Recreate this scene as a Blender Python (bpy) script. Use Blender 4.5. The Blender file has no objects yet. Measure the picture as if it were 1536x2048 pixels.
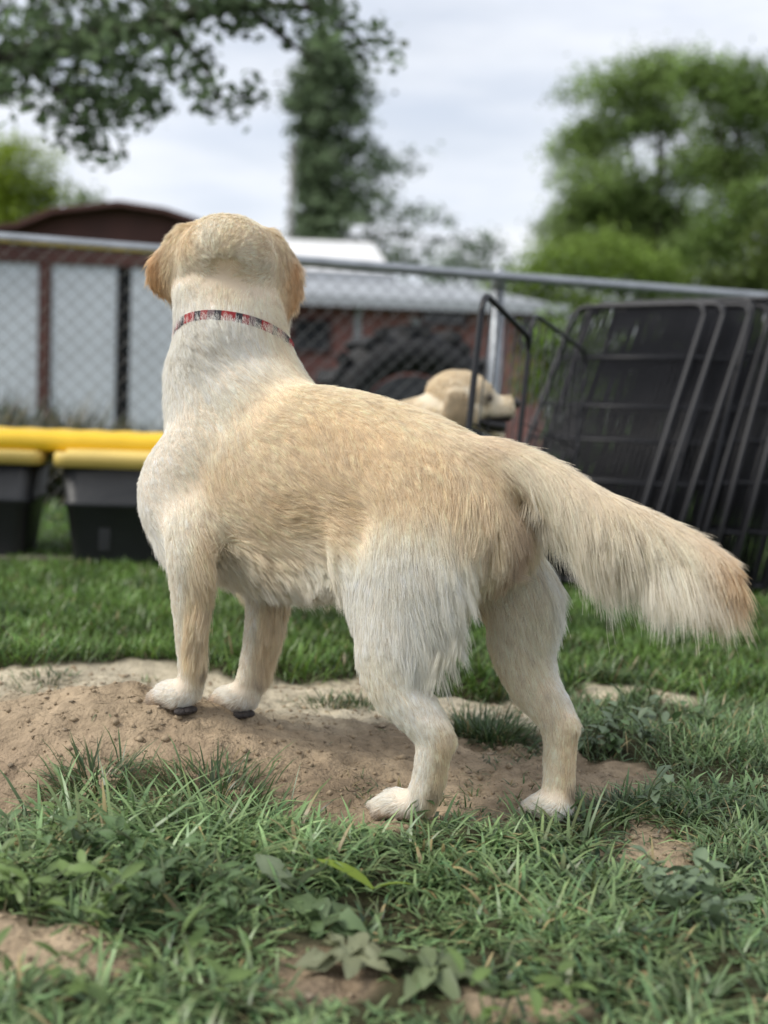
import bpy, math, random
import numpy as np
from mathutils import Vector, Matrix, kdtree
rng = np.random.default_rng(7); random.seed(7)
SC = bpy.context.scene
COL = SC.collection
# ------------------------------------------------------------------ camera
F_PX = 2300.0; PITCH = math.atan(199/2300); ROLL = math.radians(2.3); CAM_Z = 0.6
c_f = np.array([0, math.cos(PITCH), -math.sin(PITCH)]); _r = np.array([1., 0, 0]); _u = np.cross(_r, c_f)
c_r = math.cos(ROLL)*_r + math.sin(ROLL)*_u; c_u = -math.sin(ROLL)*_r + math.cos(ROLL)*_u
CAM = np.array([0, 0, CAM_Z])
cd = bpy.data.cameras.new('camera'); cam = bpy.data.objects.new('camera', cd); COL.objects.link(cam)
cam.matrix_world = Matrix(((c_r[0], c_u[0], -c_f[0], 0), (c_r[1], c_u[1], -c_f[1], 0), (c_r[2], c_u[2], -c_f[2], CAM_Z), (0, 0, 0, 1)))
cd.sensor_fit = 'VERTICAL'; cd.sensor_height = 36; cd.sensor_width = 27; cd.lens = F_PX/2048*36
cd.clip_start = .02; cd.clip_end = 2000
cd.dof.use_dof = True; cd.dof.focus_distance = 1.75; cd.dof.aperture_fstop = 2.4; cd.dof.aperture_blades = 0
SC.camera = cam
# ------------------------------------------------------------------ sky and sun
SUN_EL, SUN_AZ = math.radians(50), math.radians(-108)      # azimuth from +Y towards +X
w = bpy.data.worlds.new('World'); SC.world = w; w.use_nodes = True
nt = w.node_tree; N = nt.nodes; L = nt.links; N.clear()
out = N.new('ShaderNodeOutputWorld'); bg = N.new('ShaderNodeBackground'); bg.inputs[1].default_value = .1
sky = N.new('ShaderNodeTexSky'); sky.sky_type = 'NISHITA'; sky.sun_disc = False
sky.sun_elevation = SUN_EL; sky.sun_rotation = SUN_AZ; sky.air_density = 1.0; sky.dust_density = 2.0
tc = N.new('ShaderNodeTexCoord'); mp = N.new('ShaderNodeMapping'); mp.inputs['Scale'].default_value = (1.0, 1.0, 4.5)
nz = N.new('ShaderNodeTexNoise'); nz.inputs['Scale'].default_value = 2.6; nz.inputs['Detail'].default_value = 6; nz.inputs['Roughness'].default_value = .55
rp = N.new('ShaderNodeValToRGB'); rp.color_ramp.elements[0].position = .34; rp.color_ramp.elements[0].color = (.62,)*3+(1,)
rp.color_ramp.elements[1].position = .60; rp.color_ramp.elements[1].color = (.97,)*3+(1,)
nz2 = N.new('ShaderNodeTexNoise'); nz2.inputs['Scale'].default_value = 5; nz2.inputs['Detail'].default_value = 4
rp2 = N.new('ShaderNodeValToRGB'); rp2.color_ramp.elements[0].position = .3; rp2.color_ramp.elements[0].color = (6.8, 7.2, 8.0, 1)
rp2.color_ramp.elements[1].position = .7; rp2.color_ramp.elements[1].color = (7.8, 8.0, 8.4, 1)
mx = N.new('ShaderNodeMix'); mx.data_type = 'RGBA'
L.new(tc.outputs['Generated'], mp.inputs[0]); L.new(mp.outputs[0], nz.inputs['Vector']); L.new(mp.outputs[0], nz2.inputs['Vector'])
L.new(nz.outputs[0], rp.inputs[0]); L.new(nz2.outputs[0], rp2.inputs[0]); L.new(rp.outputs[0], mx.inputs[0])
L.new(sky.outputs[0], mx.inputs[6]); L.new(rp2.outputs[0], mx.inputs[7]); L.new(mx.outputs[2], bg.inputs[0]); L.new(bg.outputs[0], out.inputs[0])
sd = bpy.data.lights.new('sun', 'SUN'); sd.energy = 2.2; sd.angle = math.radians(20); sd.color = (1, .955, .87)
so = bpy.data.objects.new('sun', sd); COL.objects.link(so)
_d = Vector((math.sin(SUN_AZ)*math.cos(SUN_EL), math.cos(SUN_AZ)*math.cos(SUN_EL), math.sin(SUN_EL)))
so.rotation_euler = (-_d).to_track_quat('-Z', 'Y').to_euler()
SC.view_settings.view_transform = 'Standard'; SC.view_settings.look = 'None'; SC.view_settings.gamma = 1
SC.view_settings.use_curve_mapping = False; SC.view_settings.exposure = 0.44
SC.render.engine = 'CYCLES'; SC.cycles.max_bounces = 8; SC.cycles.diffuse_bounces = 4; SC.cycles.transmission_bounces = 5
SC.cycles.transparent_max_bounces = 8; SC.cycles.use_denoising = True
SC.cycles_curves.shape = 'RIBBONS'
# ------------------------------------------------------------------ helpers
def ray(x, y): return c_f + (x-768)/F_PX*c_r - (y-1024)/F_PX*c_u
def at(x, y, d):                       # pixel + world depth (Y) -> point
    r = ray(x, y); return CAM + r*(d/r[1])
def proj(p):
    q = np.asarray(p, float) - CAM; z = q@c_f; z = np.where(np.abs(z) < 1e-6, 1e-6, z)
    return 768+F_PX*(q@c_r)/z, 1024-F_PX*(q@c_u)/z
def norm(v): v = np.asarray(v, float); return v/np.maximum(np.linalg.norm(v, axis=-1, keepdims=True), 1e-9)
_nz = {}
def noise(p, scale, seed=0):           # smooth pseudo noise about -1..1
    if seed not in _nz:
        r = np.random.default_rng(1000+seed); _nz[seed] = (norm(r.normal(size=(14, 3)))*r.uniform(.6, 2.2, (14, 1)), r.uniform(0, 6.28, 14))
    k, ph = _nz[seed]; p = np.asarray(p, float)
    if p.shape[-1] == 2: p = np.concatenate([p, np.zeros(p.shape[:-1]+(1,))], -1)
    return np.sin(p@(k.T*scale)+ph).sum(-1)/3.7
def sstep(a, b, x): t = np.clip((x-a)/(b-a), 0, 1); return t*t*(3-2*t)
def mesh_from(name, V, Fc, smooth=False):
    me = bpy.data.meshes.new(name); V = np.asarray(V, np.float32)
    if isinstance(Fc, np.ndarray):
        nf, k = Fc.shape
        me.vertices.add(len(V)); me.vertices.foreach_set('co', V.ravel())
        me.loops.add(nf*k); me.loops.foreach_set('vertex_index', Fc.astype(np.int32).ravel())
        me.polygons.add(nf); me.polygons.foreach_set('loop_start', np.arange(0, nf*k, k, dtype=np.int32))
        me.update(calc_edges=True)
    else:
        me.from_pydata([tuple(map(float, v)) for v in V], [], [tuple(int(i) for i in f) for f in Fc]); me.update()
    if smooth: me.polygons.foreach_set('use_smooth', np.ones(len(me.polygons), bool))
    return me
def put(name, me, mat=None, parent=None, loc=None):
    o = bpy.data.objects.new(name, me); COL.objects.link(o)
    if mat is not None and me is not None and len(me.materials) == 0: me.materials.append(mat)
    if parent is not None: o.parent = parent
    if loc is not None: o.location = loc
    return o
def tag(o, label=None, cat=None, group=None, kind=None):
    for k, v in (('label', label), ('category', cat), ('group', group), ('kind', kind)):
        if v: o[k] = v
    return o
def thing(name, label, cat, loc=(0, 0, 0), group=None, rotz=0):
    o = bpy.data.objects.new(name, None); COL.objects.link(o); o.location = [float(c) for c in loc]; o.rotation_euler[2] = rotz
    o.empty_display_size = .1
    return tag(o, label, cat, group)
class MB:                              # collects shapes, then builds one mesh
    def __init__(s): s.V = []; s.F = []; s.n = 0
    def add(s, V, Fc):
        s.F += [tuple(i+s.n for i in f) for f in Fc]; s.V += [tuple(map(float, v)) for v in V]; s.n = len(s.V); return s
    def box(s, a, b, rot=None, org=(0, 0, 0), bev=0):
        x0, y0, z0 = a; x1, y1, z1 = b
        V = [(x0, y0, z0), (x1, y0, z0), (x1, y1, z0), (x0, y1, z0), (x0, y0, z1), (x1, y0, z1), (x1, y1, z1), (x0, y1, z1)]
        if rot is not None: V = [tuple(Vector(org)+rot@(Vector(v)-Vector(org))) for v in V]
        return s.add(V, [(0, 3, 2, 1), (4, 5, 6, 7), (0, 1, 5, 4), (1, 2, 6, 5), (2, 3, 7, 6), (3, 0, 4, 7)])
    def tube(s, path, r, seg=8, closed=False):
        V, Fc = sweep(path, r, r, seg, closed=closed); return s.add(V, Fc)
    def build(s, name, mat, parent=None, smooth=False, loc=None):
        return put(name, mesh_from(name, s.V, s.F, smooth), mat, parent, loc)
def catmull(P, n):
    P = np.asarray(P, float); K = len(P)
    if P.ndim == 1: P = P[:, None]; flat = True
    else: flat = False
    Q = np.vstack([2*P[0]-P[1], P, 2*P[-1]-P[-2]]); t = np.linspace(0, K-1, n); i = np.minimum(t.astype(int), K-2); u = (t-i)[:, None]
    a, b, c, d = Q[i], Q[i+1], Q[i+2], Q[i+3]
    o = .5*((2*b)+(-a+c)*u+(2*a-5*b+4*c-d)*u*u+(-a+3*b-3*c+d)*u**3)
    return o[:, 0] if flat else o
def sweep(path, ra, rb, seg=12, hint=(0, 0, 1), closed=False):
    P = np.asarray(path, float); n = len(P); ra = np.broadcast_to(ra, n); rb = np.broadcast_to(rb, n)
    T = norm(np.roll(P, -1, 0)-np.roll(P, 1, 0)) if closed else norm(np.gradient(P, axis=0))
    h = np.asarray(hint, float)
    if h.ndim == 1: h = np.broadcast_to(h, (n, 3)).copy()
    bad = np.abs((h*T).sum(1)) > .97; h[bad] = (0, 1, 0.02)
    A = norm(h-(h*T).sum(1, keepdims=True)*T); B = np.cross(T, A)
    th = np.linspace(0, 2*np.pi, seg, endpoint=False)
    V = P[:, None]+np.cos(th)[None, :, None]*(ra[:, None, None]*A[:, None])+np.sin(th)[None, :, None]*(rb[:, None, None]*B[:, None])
    V = V.reshape(-1, 3); Fc = []
    for i in range(n if closed else n-1):
        j = (i+1) % n
        for k in range(seg):
            l = (k+1) % seg; Fc.append((i*seg+k, i*seg+l, j*seg+l, j*seg+k))
    if not closed:
        V = np.vstack([V, P[0], P[-1]]); a, b = n*seg, n*seg+1
        for k in range(seg):
            l = (k+1) % seg; Fc.append((a, l, k)); Fc.append((b, (n-1)*seg+k, (n-1)*seg+l))
    return V, Fc
def mat(name, col, rough=.6, metal=0, var=.0, vscale=8, bump=0, bscale=40, trans=0, attr=None, spec=.5, col2=None):
    m = bpy.data.materials.new(name); m.use_nodes = True; t = m.node_tree; n, l = t.nodes, t.links
    b = n['Principled BSDF']; b.inputs['Roughness'].default_value = rough; b.inputs['Metallic'].default_value = metal
    b.inputs['Specular IOR Level'].default_value = spec
    src = None
    if attr:
        a = n.new('ShaderNodeAttribute'); a.attribute_name = attr; src = a.outputs['Color']
    if var or col2 is not None:
        tc = n.new('ShaderNodeTexCoord'); z = n.new('ShaderNodeTexNoise'); z.inputs['Scale'].default_value = vscale; z.inputs['Detail'].default_value = 6
        l.new(tc.outputs['Object'], z.inputs['Vector'])
        r = n.new('ShaderNodeValToRGB'); r.color_ramp.elements[0].position = .3; r.color_ramp.elements[1].position = .7
        c2 = col2 if col2 is not None else tuple(min(1, c*(1+var)) for c in col)
        r.color_ramp.elements[0].color = tuple(c*(1-var) for c in col)+(1,); r.color_ramp.elements[1].color = tuple(c2)+(1,)
        l.new(z.outputs[0], r.inputs[0])
        if src is not None:
            mm = n.new('ShaderNodeMix'); mm.data_type = 'RGBA'; mm.blend_type = 'MULTIPLY'; mm.inputs[0].default_value = 1
            l.new(src, mm.inputs[6]); l.new(r.outputs[0], mm.inputs[7]); src = mm.outputs[2]
        else: src = r.outputs[0]
    if src is not None: l.new(src, b.inputs['Base Color'])
    else: b.inputs['Base Color'].default_value = tuple(col)+(1,)
    if bump:
        tc2 = n.new('ShaderNodeTexCoord'); z2 = n.new('ShaderNodeTexNoise'); z2.inputs['Scale'].default_value = bscale; z2.inputs['Detail'].default_value = 8
        bp = n.new('ShaderNodeBump'); bp.inputs['Strength'].default_value = bump; bp.inputs['Distance'].default_value = .01
        l.new(tc2.outputs['Object'], z2.inputs['Vector']); l.new(z2.outputs[0], bp.inputs['Height']); l.new(bp.outputs[0], b.inputs['Normal'])
    if trans:
        tr = n.new('ShaderNodeBsdfTranslucent'); ms = n.new('ShaderNodeMixShader'); ms.inputs[0].default_value = trans
        if src is not None: l.new(src, tr.inputs[0])
        else: tr.inputs[0].default_value = tuple(col)+(1,)
        l.new(b.outputs[0], ms.inputs[1]); l.new(tr.outputs[0], ms.inputs[2]); l.new(ms.outputs[0], n['Material Output'].inputs[0])
    return m
def set_col(me, name, C):
    a = me.attributes.new(name, 'FLOAT_COLOR', 'POINT'); C = np.asarray(C, np.float32)
    a.data.foreach_set('color', np.concatenate([C, np.ones((len(C), 1), np.float32)], 1).ravel())
# ------------------------------------------------------------------ the ground
def in_poly(x, y, P):
    P = np.asarray(P, float); c = np.zeros(np.shape(x), bool); n = len(P)
    for i in range(n):
        x0, y0 = P[i]; x1, y1 = P[(i+1) % n]
        if y0 == y1: continue
        c ^= ((y0 > y) != (y1 > y)) & (x < (x1-x0)*(y-y0)/(y1-y0)+x0)
    return c
def hgt(x, y, fine=True):
    x = np.asarray(x, float); y = np.asarray(y, float)
    h = .100*np.exp(-((x+.43)/.29)**2-((y-1.92)/np.where(y < 1.92, .16, .22))**2)
    h += .012*np.exp(-((x+.95)/.35)**2-((y-2.0)/.25)**2)
    h += .014*np.exp(-((x+.05)/.35)**2-((y-2.05)/.25)**2)
    h -= .02*np.exp(-((x+.55)/.16)**2-((y-1.66)/.09)**2)
    h += .018*sstep(2.45, 2.56, y)*(1-sstep(8, 14, y))
    near = 1-sstep(2.6, 3.4, y)
    p = np.stack([x, y], -1)
    h += near*(.006*noise(p, 9, 1)+.006*noise(p, 24, 2))+.03*noise(p, .5, 3)*sstep(4, 12, y)
    if fine:
        g = near*(1-.6*sstep(2.2, 2.5, y))
        h += g*(.0052*noise(p, 62, 4)+.0022*noise(p+.013*noise(p, 60, 6)[..., None], 190, 5)+.0012*np.abs(noise(p, 420, 8)))
    # paw prints pressed in by the standing dog
    for fx, fy in ((-.322, 1.885), (-.237, 1.955)): h -= .004*np.exp(-((x-fx)**2+(y-fy)**2)/.035**2)
    return h
DIRT = [[(-400, 1335), (330, 1343), (420, 1366), (560, 1360), (700, 1368), (770, 1392), (880, 1388), (1000, 1392), (1120, 1384), (1260, 1382), (1390, 1394), (1410, 1402), (1300, 1400), (1150, 1402),
         (1140, 1470), (1180, 1520), (1290, 1520), (1340, 1560), (1320, 1600), (1230, 1640), (1180, 1664), (900, 1664), (740, 1662), (600, 1672), (540, 1640), (450, 1650), (330, 1660), (250, 1650), (140, 1640), (0, 1670), (-400, 1680)],
        [(-300, 1850), (0, 1840), (120, 1850), (250, 1885), (300, 1935), (270, 1985), (120, 1990), (0, 1985), (-300, 1990)],
        [(1180, 1655), (1300, 1650), (1390, 1690), (1370, 1745), (1270, 1760), (1200, 1720)],
        [(480, 1930), (620, 1910), (760, 1940), (720, 2010), (560, 2020)], [(900, 1990), (1100, 1975), (1180, 2048), (930, 2080)]]
def dirt_mask(x, y):
    p = np.stack([x, y], -1); jx, jy = noise(p, 30, 11)*14, noise(p, 30, 12)*9
    X, Y = proj(np.stack([x, y, np.zeros_like(x)], -1)); m = np.zeros(np.shape(x), bool)
    for P in DIRT: m |= in_poly(X+jx, Y+jy, P)
    return m & (y > .5)
def axis_grid(lo, hi, fine, far, grow=1.16):
    a = list(np.arange(lo, hi, fine)); s = fine
    while a[-1] < far: s *= grow; a.append(a[-1]+s)
    return np.array(a)
gy = axis_grid(1.02, 2.75, .0075, 700); gy = np.concatenate([[-60, -20, -6, -2, 0, .5, .8, .93], gy])
gxp = axis_grid(0, .95, .0085, 500, 1.2); gx = np.concatenate([-gxp[:0:-1], gxp])
GX, GY = np.meshgrid(gx, gy); GZ = hgt(GX, GY)
V = np.stack([GX, GY, GZ], -1).reshape(-1, 3); nx, ny = len(gx), len(gy)
ii = (np.arange(ny-1)[:, None]*nx+np.arange(nx-1)[None]).ravel()
ground = put('ground', mesh_from('ground', V, np.stack([ii, ii+1, ii+1+nx, ii+nx], 1), True)); tag(ground, kind='structure')
dm = dirt_mask(V[:, 0], V[:, 1]).astype(float)
dm2 = dm.reshape(ny, nx)
for _ in range(4):
    q = dm2.copy(); q[1:-1, 1:-1] = (dm2[1:-1, 1:-1]*2+dm2[:-2, 1:-1]+dm2[2:, 1:-1]+dm2[1:-1, :-2]+dm2[1:-1, 2:])/6; dm2 = q
dm = dm2.ravel()[:, None]
p2 = V[:, :2]
dry = sstep(1.96, 2.16, V[:, 1]+.05*noise(p2, 7, 21))[:, None]
dk_mask = np.clip(np.exp(-((V[:, 0]+.60)/.25)**2-((V[:, 1]-1.73)/.13)**2)+.7*sstep(.2, 1., noise(p2, 11, 25))*sstep(1.95, 1.75, V[:, 1]), 0, 1)[:, None]  # darker soil around the left hollow and in noise patches
soil = np.array([.375, .290, .195]); sand = np.array([.52, .455, .335]); dk = np.array([.22, .16, .11])
tone = (1+.18*noise(p2, 14, 22)+.12*noise(p2, 60, 23)+.10*noise(p2, 230, 24))[:, None]
dc = (soil*(1-dry)+sand*dry)*(1-.6*dk_mask)+dk*.6*dk_mask
turf = np.array([.050, .048, .024]); lawn = np.array([.045, .095, .018])
far = sstep(3.4, 5.5, V[:, 1])[:, None]
set_col(ground.data, 'gcol', np.clip((dc*dm+(turf*(1-far)+lawn*far)*(1-dm))*tone, .005, .9))
M_ground = mat('soil', (1, 1, 1), .95, attr='gcol', var=.22, vscale=55, bump=.8, bscale=130, spec=.15)
ground.data.materials.append(M_ground)
# ------------------------------------------------------------------ dogs
class Body:
    """closed tubes that are fused to one skin; keeps each tube's axis for fur direction"""
    def __init__(s): s.mb = MB(); s.ax = []
    def limb(s, name, P, ra, rb=None, hint=(0, 0, 1), n=28, seg=24, key=True):
        P = catmull(P, n); ra = catmull(ra, n); rb = ra if rb is None else catmull(rb, n)
        V, Fc = sweep(P, np.maximum(ra, .002), np.maximum(rb, .002), seg, hint); s.mb.add(V, Fc)
        if key: s.ax.append((name, P, norm(np.gradient(P, axis=0)), (ra+rb)/2))
    def ball(s, c, r, rot=None):
        u = np.linspace(0, np.pi, 13)[1:-1]; P = np.stack([np.zeros(11), np.zeros(11), np.cos(u)], -1)
        V, Fc = sweep(P, np.sin(u), np.sin(u), 18, (1, 0, 0)); V = V*np.asarray(r)
        if rot is not None: V = V@np.asarray(rot).T
        s.mb.add(V+np.asarray(c), Fc)
    def skin(s, voxel, it=6):
        me = mesh_from('tmp', s.mb.V, s.mb.F); o = bpy.data.objects.new('tmp', me); COL.objects.link(o)
        m = o.modifiers.new('r', 'REMESH'); m.mode = 'VOXEL'; m.voxel_size = voxel; m.use_smooth_shade = True
        k = o.modifiers.new('s', 'SMOOTH'); k.factor = .5; k.iterations = it
        dg = bpy.context.evaluated_depsgraph_get(); r = bpy.data.meshes.new_from_object(o.evaluated_get(dg))
        bpy.data.objects.remove(o); bpy.data.meshes.remove(me); r.materials.clear()
        return r
def mesh_arrays(me):
    V = np.empty(len(me.vertices)*3, np.float32); me.vertices.foreach_get('co', V); V = V.reshape(-1, 3).astype(float)
    me.calc_loop_triangles(); T = np.empty(len(me.loop_triangles)*3, np.int32); me.loop_triangles.foreach_get('vertices', T); T = T.reshape(-1, 3)
    fn = np.cross(V[T[:, 1]]-V[T[:, 0]], V[T[:, 2]]-V[T[:, 0]]); Nn = np.zeros_like(V)
    for k in range(3): np.add.at(Nn, T[:, k], fn)
    E = np.empty(len(me.edges)*2, np.int32); me.edges.foreach_get('vertices', E)
    return V, T, norm(Nn), E.reshape(-1, 2), np.linalg.norm(fn, axis=1)/2
def vsmooth(A, E, it):
    A = A.copy(); n = len(A); deg = np.bincount(E.ravel(), minlength=n).astype(float)
    for _ in range(it):
        S = np.zeros_like(A)
        for k in range(A.shape[1]):
            S[:, k] = np.bincount(E[:, 0], A[E[:, 1], k], n)+np.bincount(E[:, 1], A[E[:, 0], k], n)
        A = .4*A+.6*S/np.maximum(deg, 1)[:, None]
    return A
def part_weights(V, ax, k=7.):
    W = []; T = []; U = []
    for nm, P, t, r in ax:
        d = np.full(len(V), 1e9); idx = np.zeros(len(V), int)
        for i in range(len(P)):
            q = np.linalg.norm(V-P[i], axis=1)/max(r[i], .012); m = q < d; d[m] = q[m]; idx[m] = i
        W.append(np.exp(-k*(d-1))); T.append(t[idx]); U.append(idx/(len(P)-1))
    W = np.array(W); W /= W.sum(0)+1e-12
    return W, np.array(T), np.array(U)
def make_fur(name, V, T, Nn, area, att, count, mat_, parent, seed, nseg=6, guides=14000, sub=None):
    """strands on a skin. att: per-vertex dict flow(3) len lift grav wave clump col(3) rad dens"""
    r = np.random.default_rng(seed); dens = att['dens'][T].mean(1)*area
    tri = r.choice(len(T), count, p=dens/dens.sum()); u = r.random((count, 2)); f = u.sum(1) > 1; u[f] = 1-u[f]
    bc = np.concatenate([1-u.sum(1, keepdims=True), u], 1)
    G = lambda a: ((a[T[tri]]*(bc[..., None] if a.ndim == 2 else bc)).sum(1))
    p, n, fl = G(V), norm(G(Nn)), G(att['flow']); ln, lift, gv, wv, cl, rad = (G(att[k]) for k in ('len', 'lift', 'grav', 'wave', 'clump', 'rad')); col = G(att['col'])
    ng = min(guides, count//6); gi = np.arange(ng)
    kd = kdtree.KDTree(ng)
    for i in range(ng): kd.insert(p[i], i)
    kd.balance()
    own = np.array([kd.find(q)[1] for q in p]); own[:ng] = gi
    # flow jitter: low-frequency swirl + per guide + per hair
    side = np.cross(n, fl)
    sw = noise(p, 14, seed+1)*.32+noise(p, 45, seed+2)*.30
    gj = r.normal(0, .14, ng)[own]; hj = r.normal(0, .10, count)
    fl = norm(fl+side*(sw*wv/.6+gj*np.clip(wv, .2, 1.2)+hj)[:, None]); fl = norm(fl-(fl*n).sum(1, keepdims=True)*n)
    ln = ln*np.clip(r.normal(.94, .13, count), .35, 1.3)*(1+r.normal(0, .11, ng)[own])
    d = norm(fl+n*lift[:, None]*(1+r.normal(0, .25, count))[:, None]); K = nseg+1
    P = np.empty((count, K, 3)); P[:, 0] = p-n*.0015; g = np.array([0, 0, -1.]); ph = r.uniform(0, 6.28, ng)[own]; am = r.uniform(.3, 1., ng)[own]
    inw = np.minimum((g*n).sum(1, keepdims=True), 0); gt = g-inw*n*.9
    s2 = np.cross(n, fl)
    for k in range(nseg):
        t = (k+.5)/nseg
        wob = s2*(np.sin(ph+t*5.6)*am*wv*t*.85)[:, None]
        dd = norm(d+gt*(gv*t*1.6)[:, None]+wob+fl*(.5*t)-n*(lift*.55*t)[:, None])
        P[:, k+1] = P[:, k]+dd*(ln/nseg)[:, None]
    t = np.linspace(0, 1, K)[None, :, None]; c = (cl[:, None, None]*t**1.25)
    off = P-P[:, :1]; P = P+c*((P[own][:, :, :]-P)*.85)
    del off
    tint = 1+r.normal(0, .11, count)+r.normal(0, .055, ng)[own]
    C = np.clip(col*tint[:, None], 0, .95)
    cu = bpy.data.hair_curves.new(name); cu.add_curves([K]*count)
    cu.attributes['position'].data.foreach_set('vector', P.astype(np.float32).ravel()) if 'position' in cu.attributes else cu.points.foreach_set('position', P.astype(np.float32).ravel())
    tt = np.linspace(0, 1, K)[None]; R = (rad*np.clip(r.normal(1, .2, count), .5, 1.6))[:, None]*(1-.78*tt**1.6)
    ra = cu.attributes.get('radius') or cu.attributes.new('radius', 'FLOAT', 'POINT'); ra.data.foreach_set('value', R.astype(np.float32).ravel())
    tw = G(att['tipw'])[:, None, None]*np.linspace(0, 1, K)[None, :, None] if 'tipw' in att else 0.
    CP = np.ones((count, K, 4), np.float32); CP[:, :, :3] = C[:, None]*(1-tw)+np.array([.95, .925, .86])*tw
    a = cu.attributes.new('fcol', 'FLOAT_COLOR', 'POINT'); a.data.foreach_set('color', CP.ravel())
    cu.materials.append(mat_); o = bpy.data.objects.new(name, cu); COL.objects.link(o); o.parent = parent
    return o
def fur_material(name):
    m = bpy.data.materials.new(name); m.use_nodes = True; t = m.node_tree; n, l = t.nodes, t.links; b = n['Principled BSDF']
    a = n.new('ShaderNodeAttribute'); a.attribute_name = 'fcol'
    l.new(a.outputs['Color'], b.inputs['Base Color']); b.inputs['Roughness'].default_value = .38; b.inputs['Specular IOR Level'].default_value = .5
    tr = n.new('ShaderNodeBsdfTranslucent'); l.new(a.outputs['Color'], tr.inputs[0]); ms = n.new('ShaderNodeMixShader'); ms.inputs[0].default_value = .38
    l.new(b.outputs[0], ms.inputs[1]); l.new(tr.outputs[0], ms.inputs[2]); l.new(ms.outputs[0], n['Material Output'].inputs[0])
    return m
M_fur = fur_material('dog_fur'); M_skin = mat('dog_skin', (1, 1, 1), .85, attr='scol', spec=.2)
M_dark = mat('dark_skin', (.018, .015, .014), .35, bump=.3, bscale=300); M_eye = mat('dog_eye', (.035, .015, .006), .08); M_pad = mat('paw_pad', (.035, .028, .026), .7, bump=.5, bscale=250)
M_mouth = mat('mouth_inside', (.06, .02, .02), .5)
WHITE, CREAM, TAN, GOLD = np.array([.965, .925, .84]), np.array([.92, .805, .615]), np.array([.845, .682, .455]), np.array([.79, .545, .295])

def head_shapes(B, M, s=1., jaw=0., earout=1.):
    """dog head in its own frame (x nose, y left, z up) mapped by 4x4 matrix M (numpy); returns mapper"""
    R = M[:3, :3]*s; t = M[:3, 3]; X = lambda v: np.asarray(v, float)@R.T+t
    up = R[:, 2]/s
    # skull: occiput to brow
    B.limb('head', X([(-.088, 0, .00), (-.065, 0, .012), (-.025, 0, .02), (.02, 0, .018), (.055, 0, .004), (.075, 0, -.008)]),
           np.array([.030, .060, .070, .064, .050, .040])*s, np.array([.036, .069, .078, .073, .058, .046])*s, hint=up)
    B.limb('muzzle', X([(.05, 0, -.018), (.085, 0, -.022), (.115, 0, -.022), (.14, 0, -.022), (.150, 0, -.022)]),
           np.array([.046, .041, .037, .033, .020])*s, np.array([.050, .042, .037, .033, .020])*s, hint=up)
    jd = math.tan(jaw)
    B.limb('jaw', X([(.02, 0, -.045), (.06, 0, -.055-.03*jd), (.095, 0, -.058-.07*jd), (.122, 0, -.056-.10*jd)]),
           np.array([.024, .016, .012, .008])*s, np.array([.038, .028, .022, .014])*s, hint=up)
    for q in (-1, 1):
        B.ball(X((.045, q*.034, .028)), np.array([.020, .017, .014])*s, R/s)                      # brow
        B.ball(X((-.005, q*.052, -.028)), np.array([.050, .026, .040])*s, R/s)                    # cheek
        B.ball(X((.098, q*.022, -.038)), np.array([.036, .017, .022])*s, R/s)                     # flews
    return X
def ear_shape(B, X, s, q, out, fwd):
    """folded drop ear: lifted root, flap hanging down; out/fwd steer the tip"""
    P = [(-.018, q*.054, .068), (-.026, q*.066, .054), (-.030, q*(.075+.3*out), .032), (-.026+.3*fwd, q*(.083+.8*out), .010), (-.020+.7*fwd, q*(.087+out), -.012+fwd), (-.012+fwd, q*(.080+.9*out), -.038+2*fwd)]
    B.limb('ear', X(P), np.array([.012, .020, .028, .034, .032, .012])*s, np.array([.012, .011, .0085, .0070, .0060, .005])*s, hint=X((.50, q*.86, 0))-X((0, 0, 0)), n=22)
def face_parts(parent, X, s, R):
    o = []
    for q in (-1, 1):
        mb = Body(); mb.ball(X((.066, q*.044, .008)), np.array([.0115]*3)*s); mb.mb.build('eye', M_eye, parent, True)
    mb = Body(); mb.ball(X((.153, 0, -.008)), np.array([.014, .020, .016])*s, R); mb.ball(X((.160, .008, -.010)), np.array([.006, .008, .007])*s, R); mb.ball(X((.160, -.008, -.010)), np.array([.006, .008, .007])*s, R)
    mb.mb.build('nose', M_dark, parent, True)

# ---- the standing retriever: body frame f (forward), l (left), z from the pixel grid of the photograph
TH = math.radians(52); FWD = np.array([-math.sin(TH), math.cos(TH), 0]); LEFT = np.array([-math.cos(TH), -math.sin(TH), 0]); UP = np.array([0, 0, 1.])
ORG = np.array([.125, 1.70, 0])
def bd(f, l, z): return ORG+FWD*f+LEFT*l+UP*z
B = Body()
tf = [-.075, -.045, .0, .06, .13, .21, .30, .38, .46, .53, .59, .625]
tt_ = [.515, .543, .560, .586, .612, .631, .642, .643, .638, .622, .575, .51]
tb_ = [.43, .38, .360, .360, .368, .352, .330, .316, .310, .328, .370, .43]
tw_ = [.055, .085, .102, .110, .108, .115, .125, .128, .118, .099, .070, .034]
tc_ = [(a+b)/2 for a, b in zip(tt_, tb_)]
B.limb('trunk', [bd(f, 0, z) for f, z in zip(tf, tc_)], [(a-b)/2 for a, b in zip(tt_, tb_)], tw_, n=50, seg=32)
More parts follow.
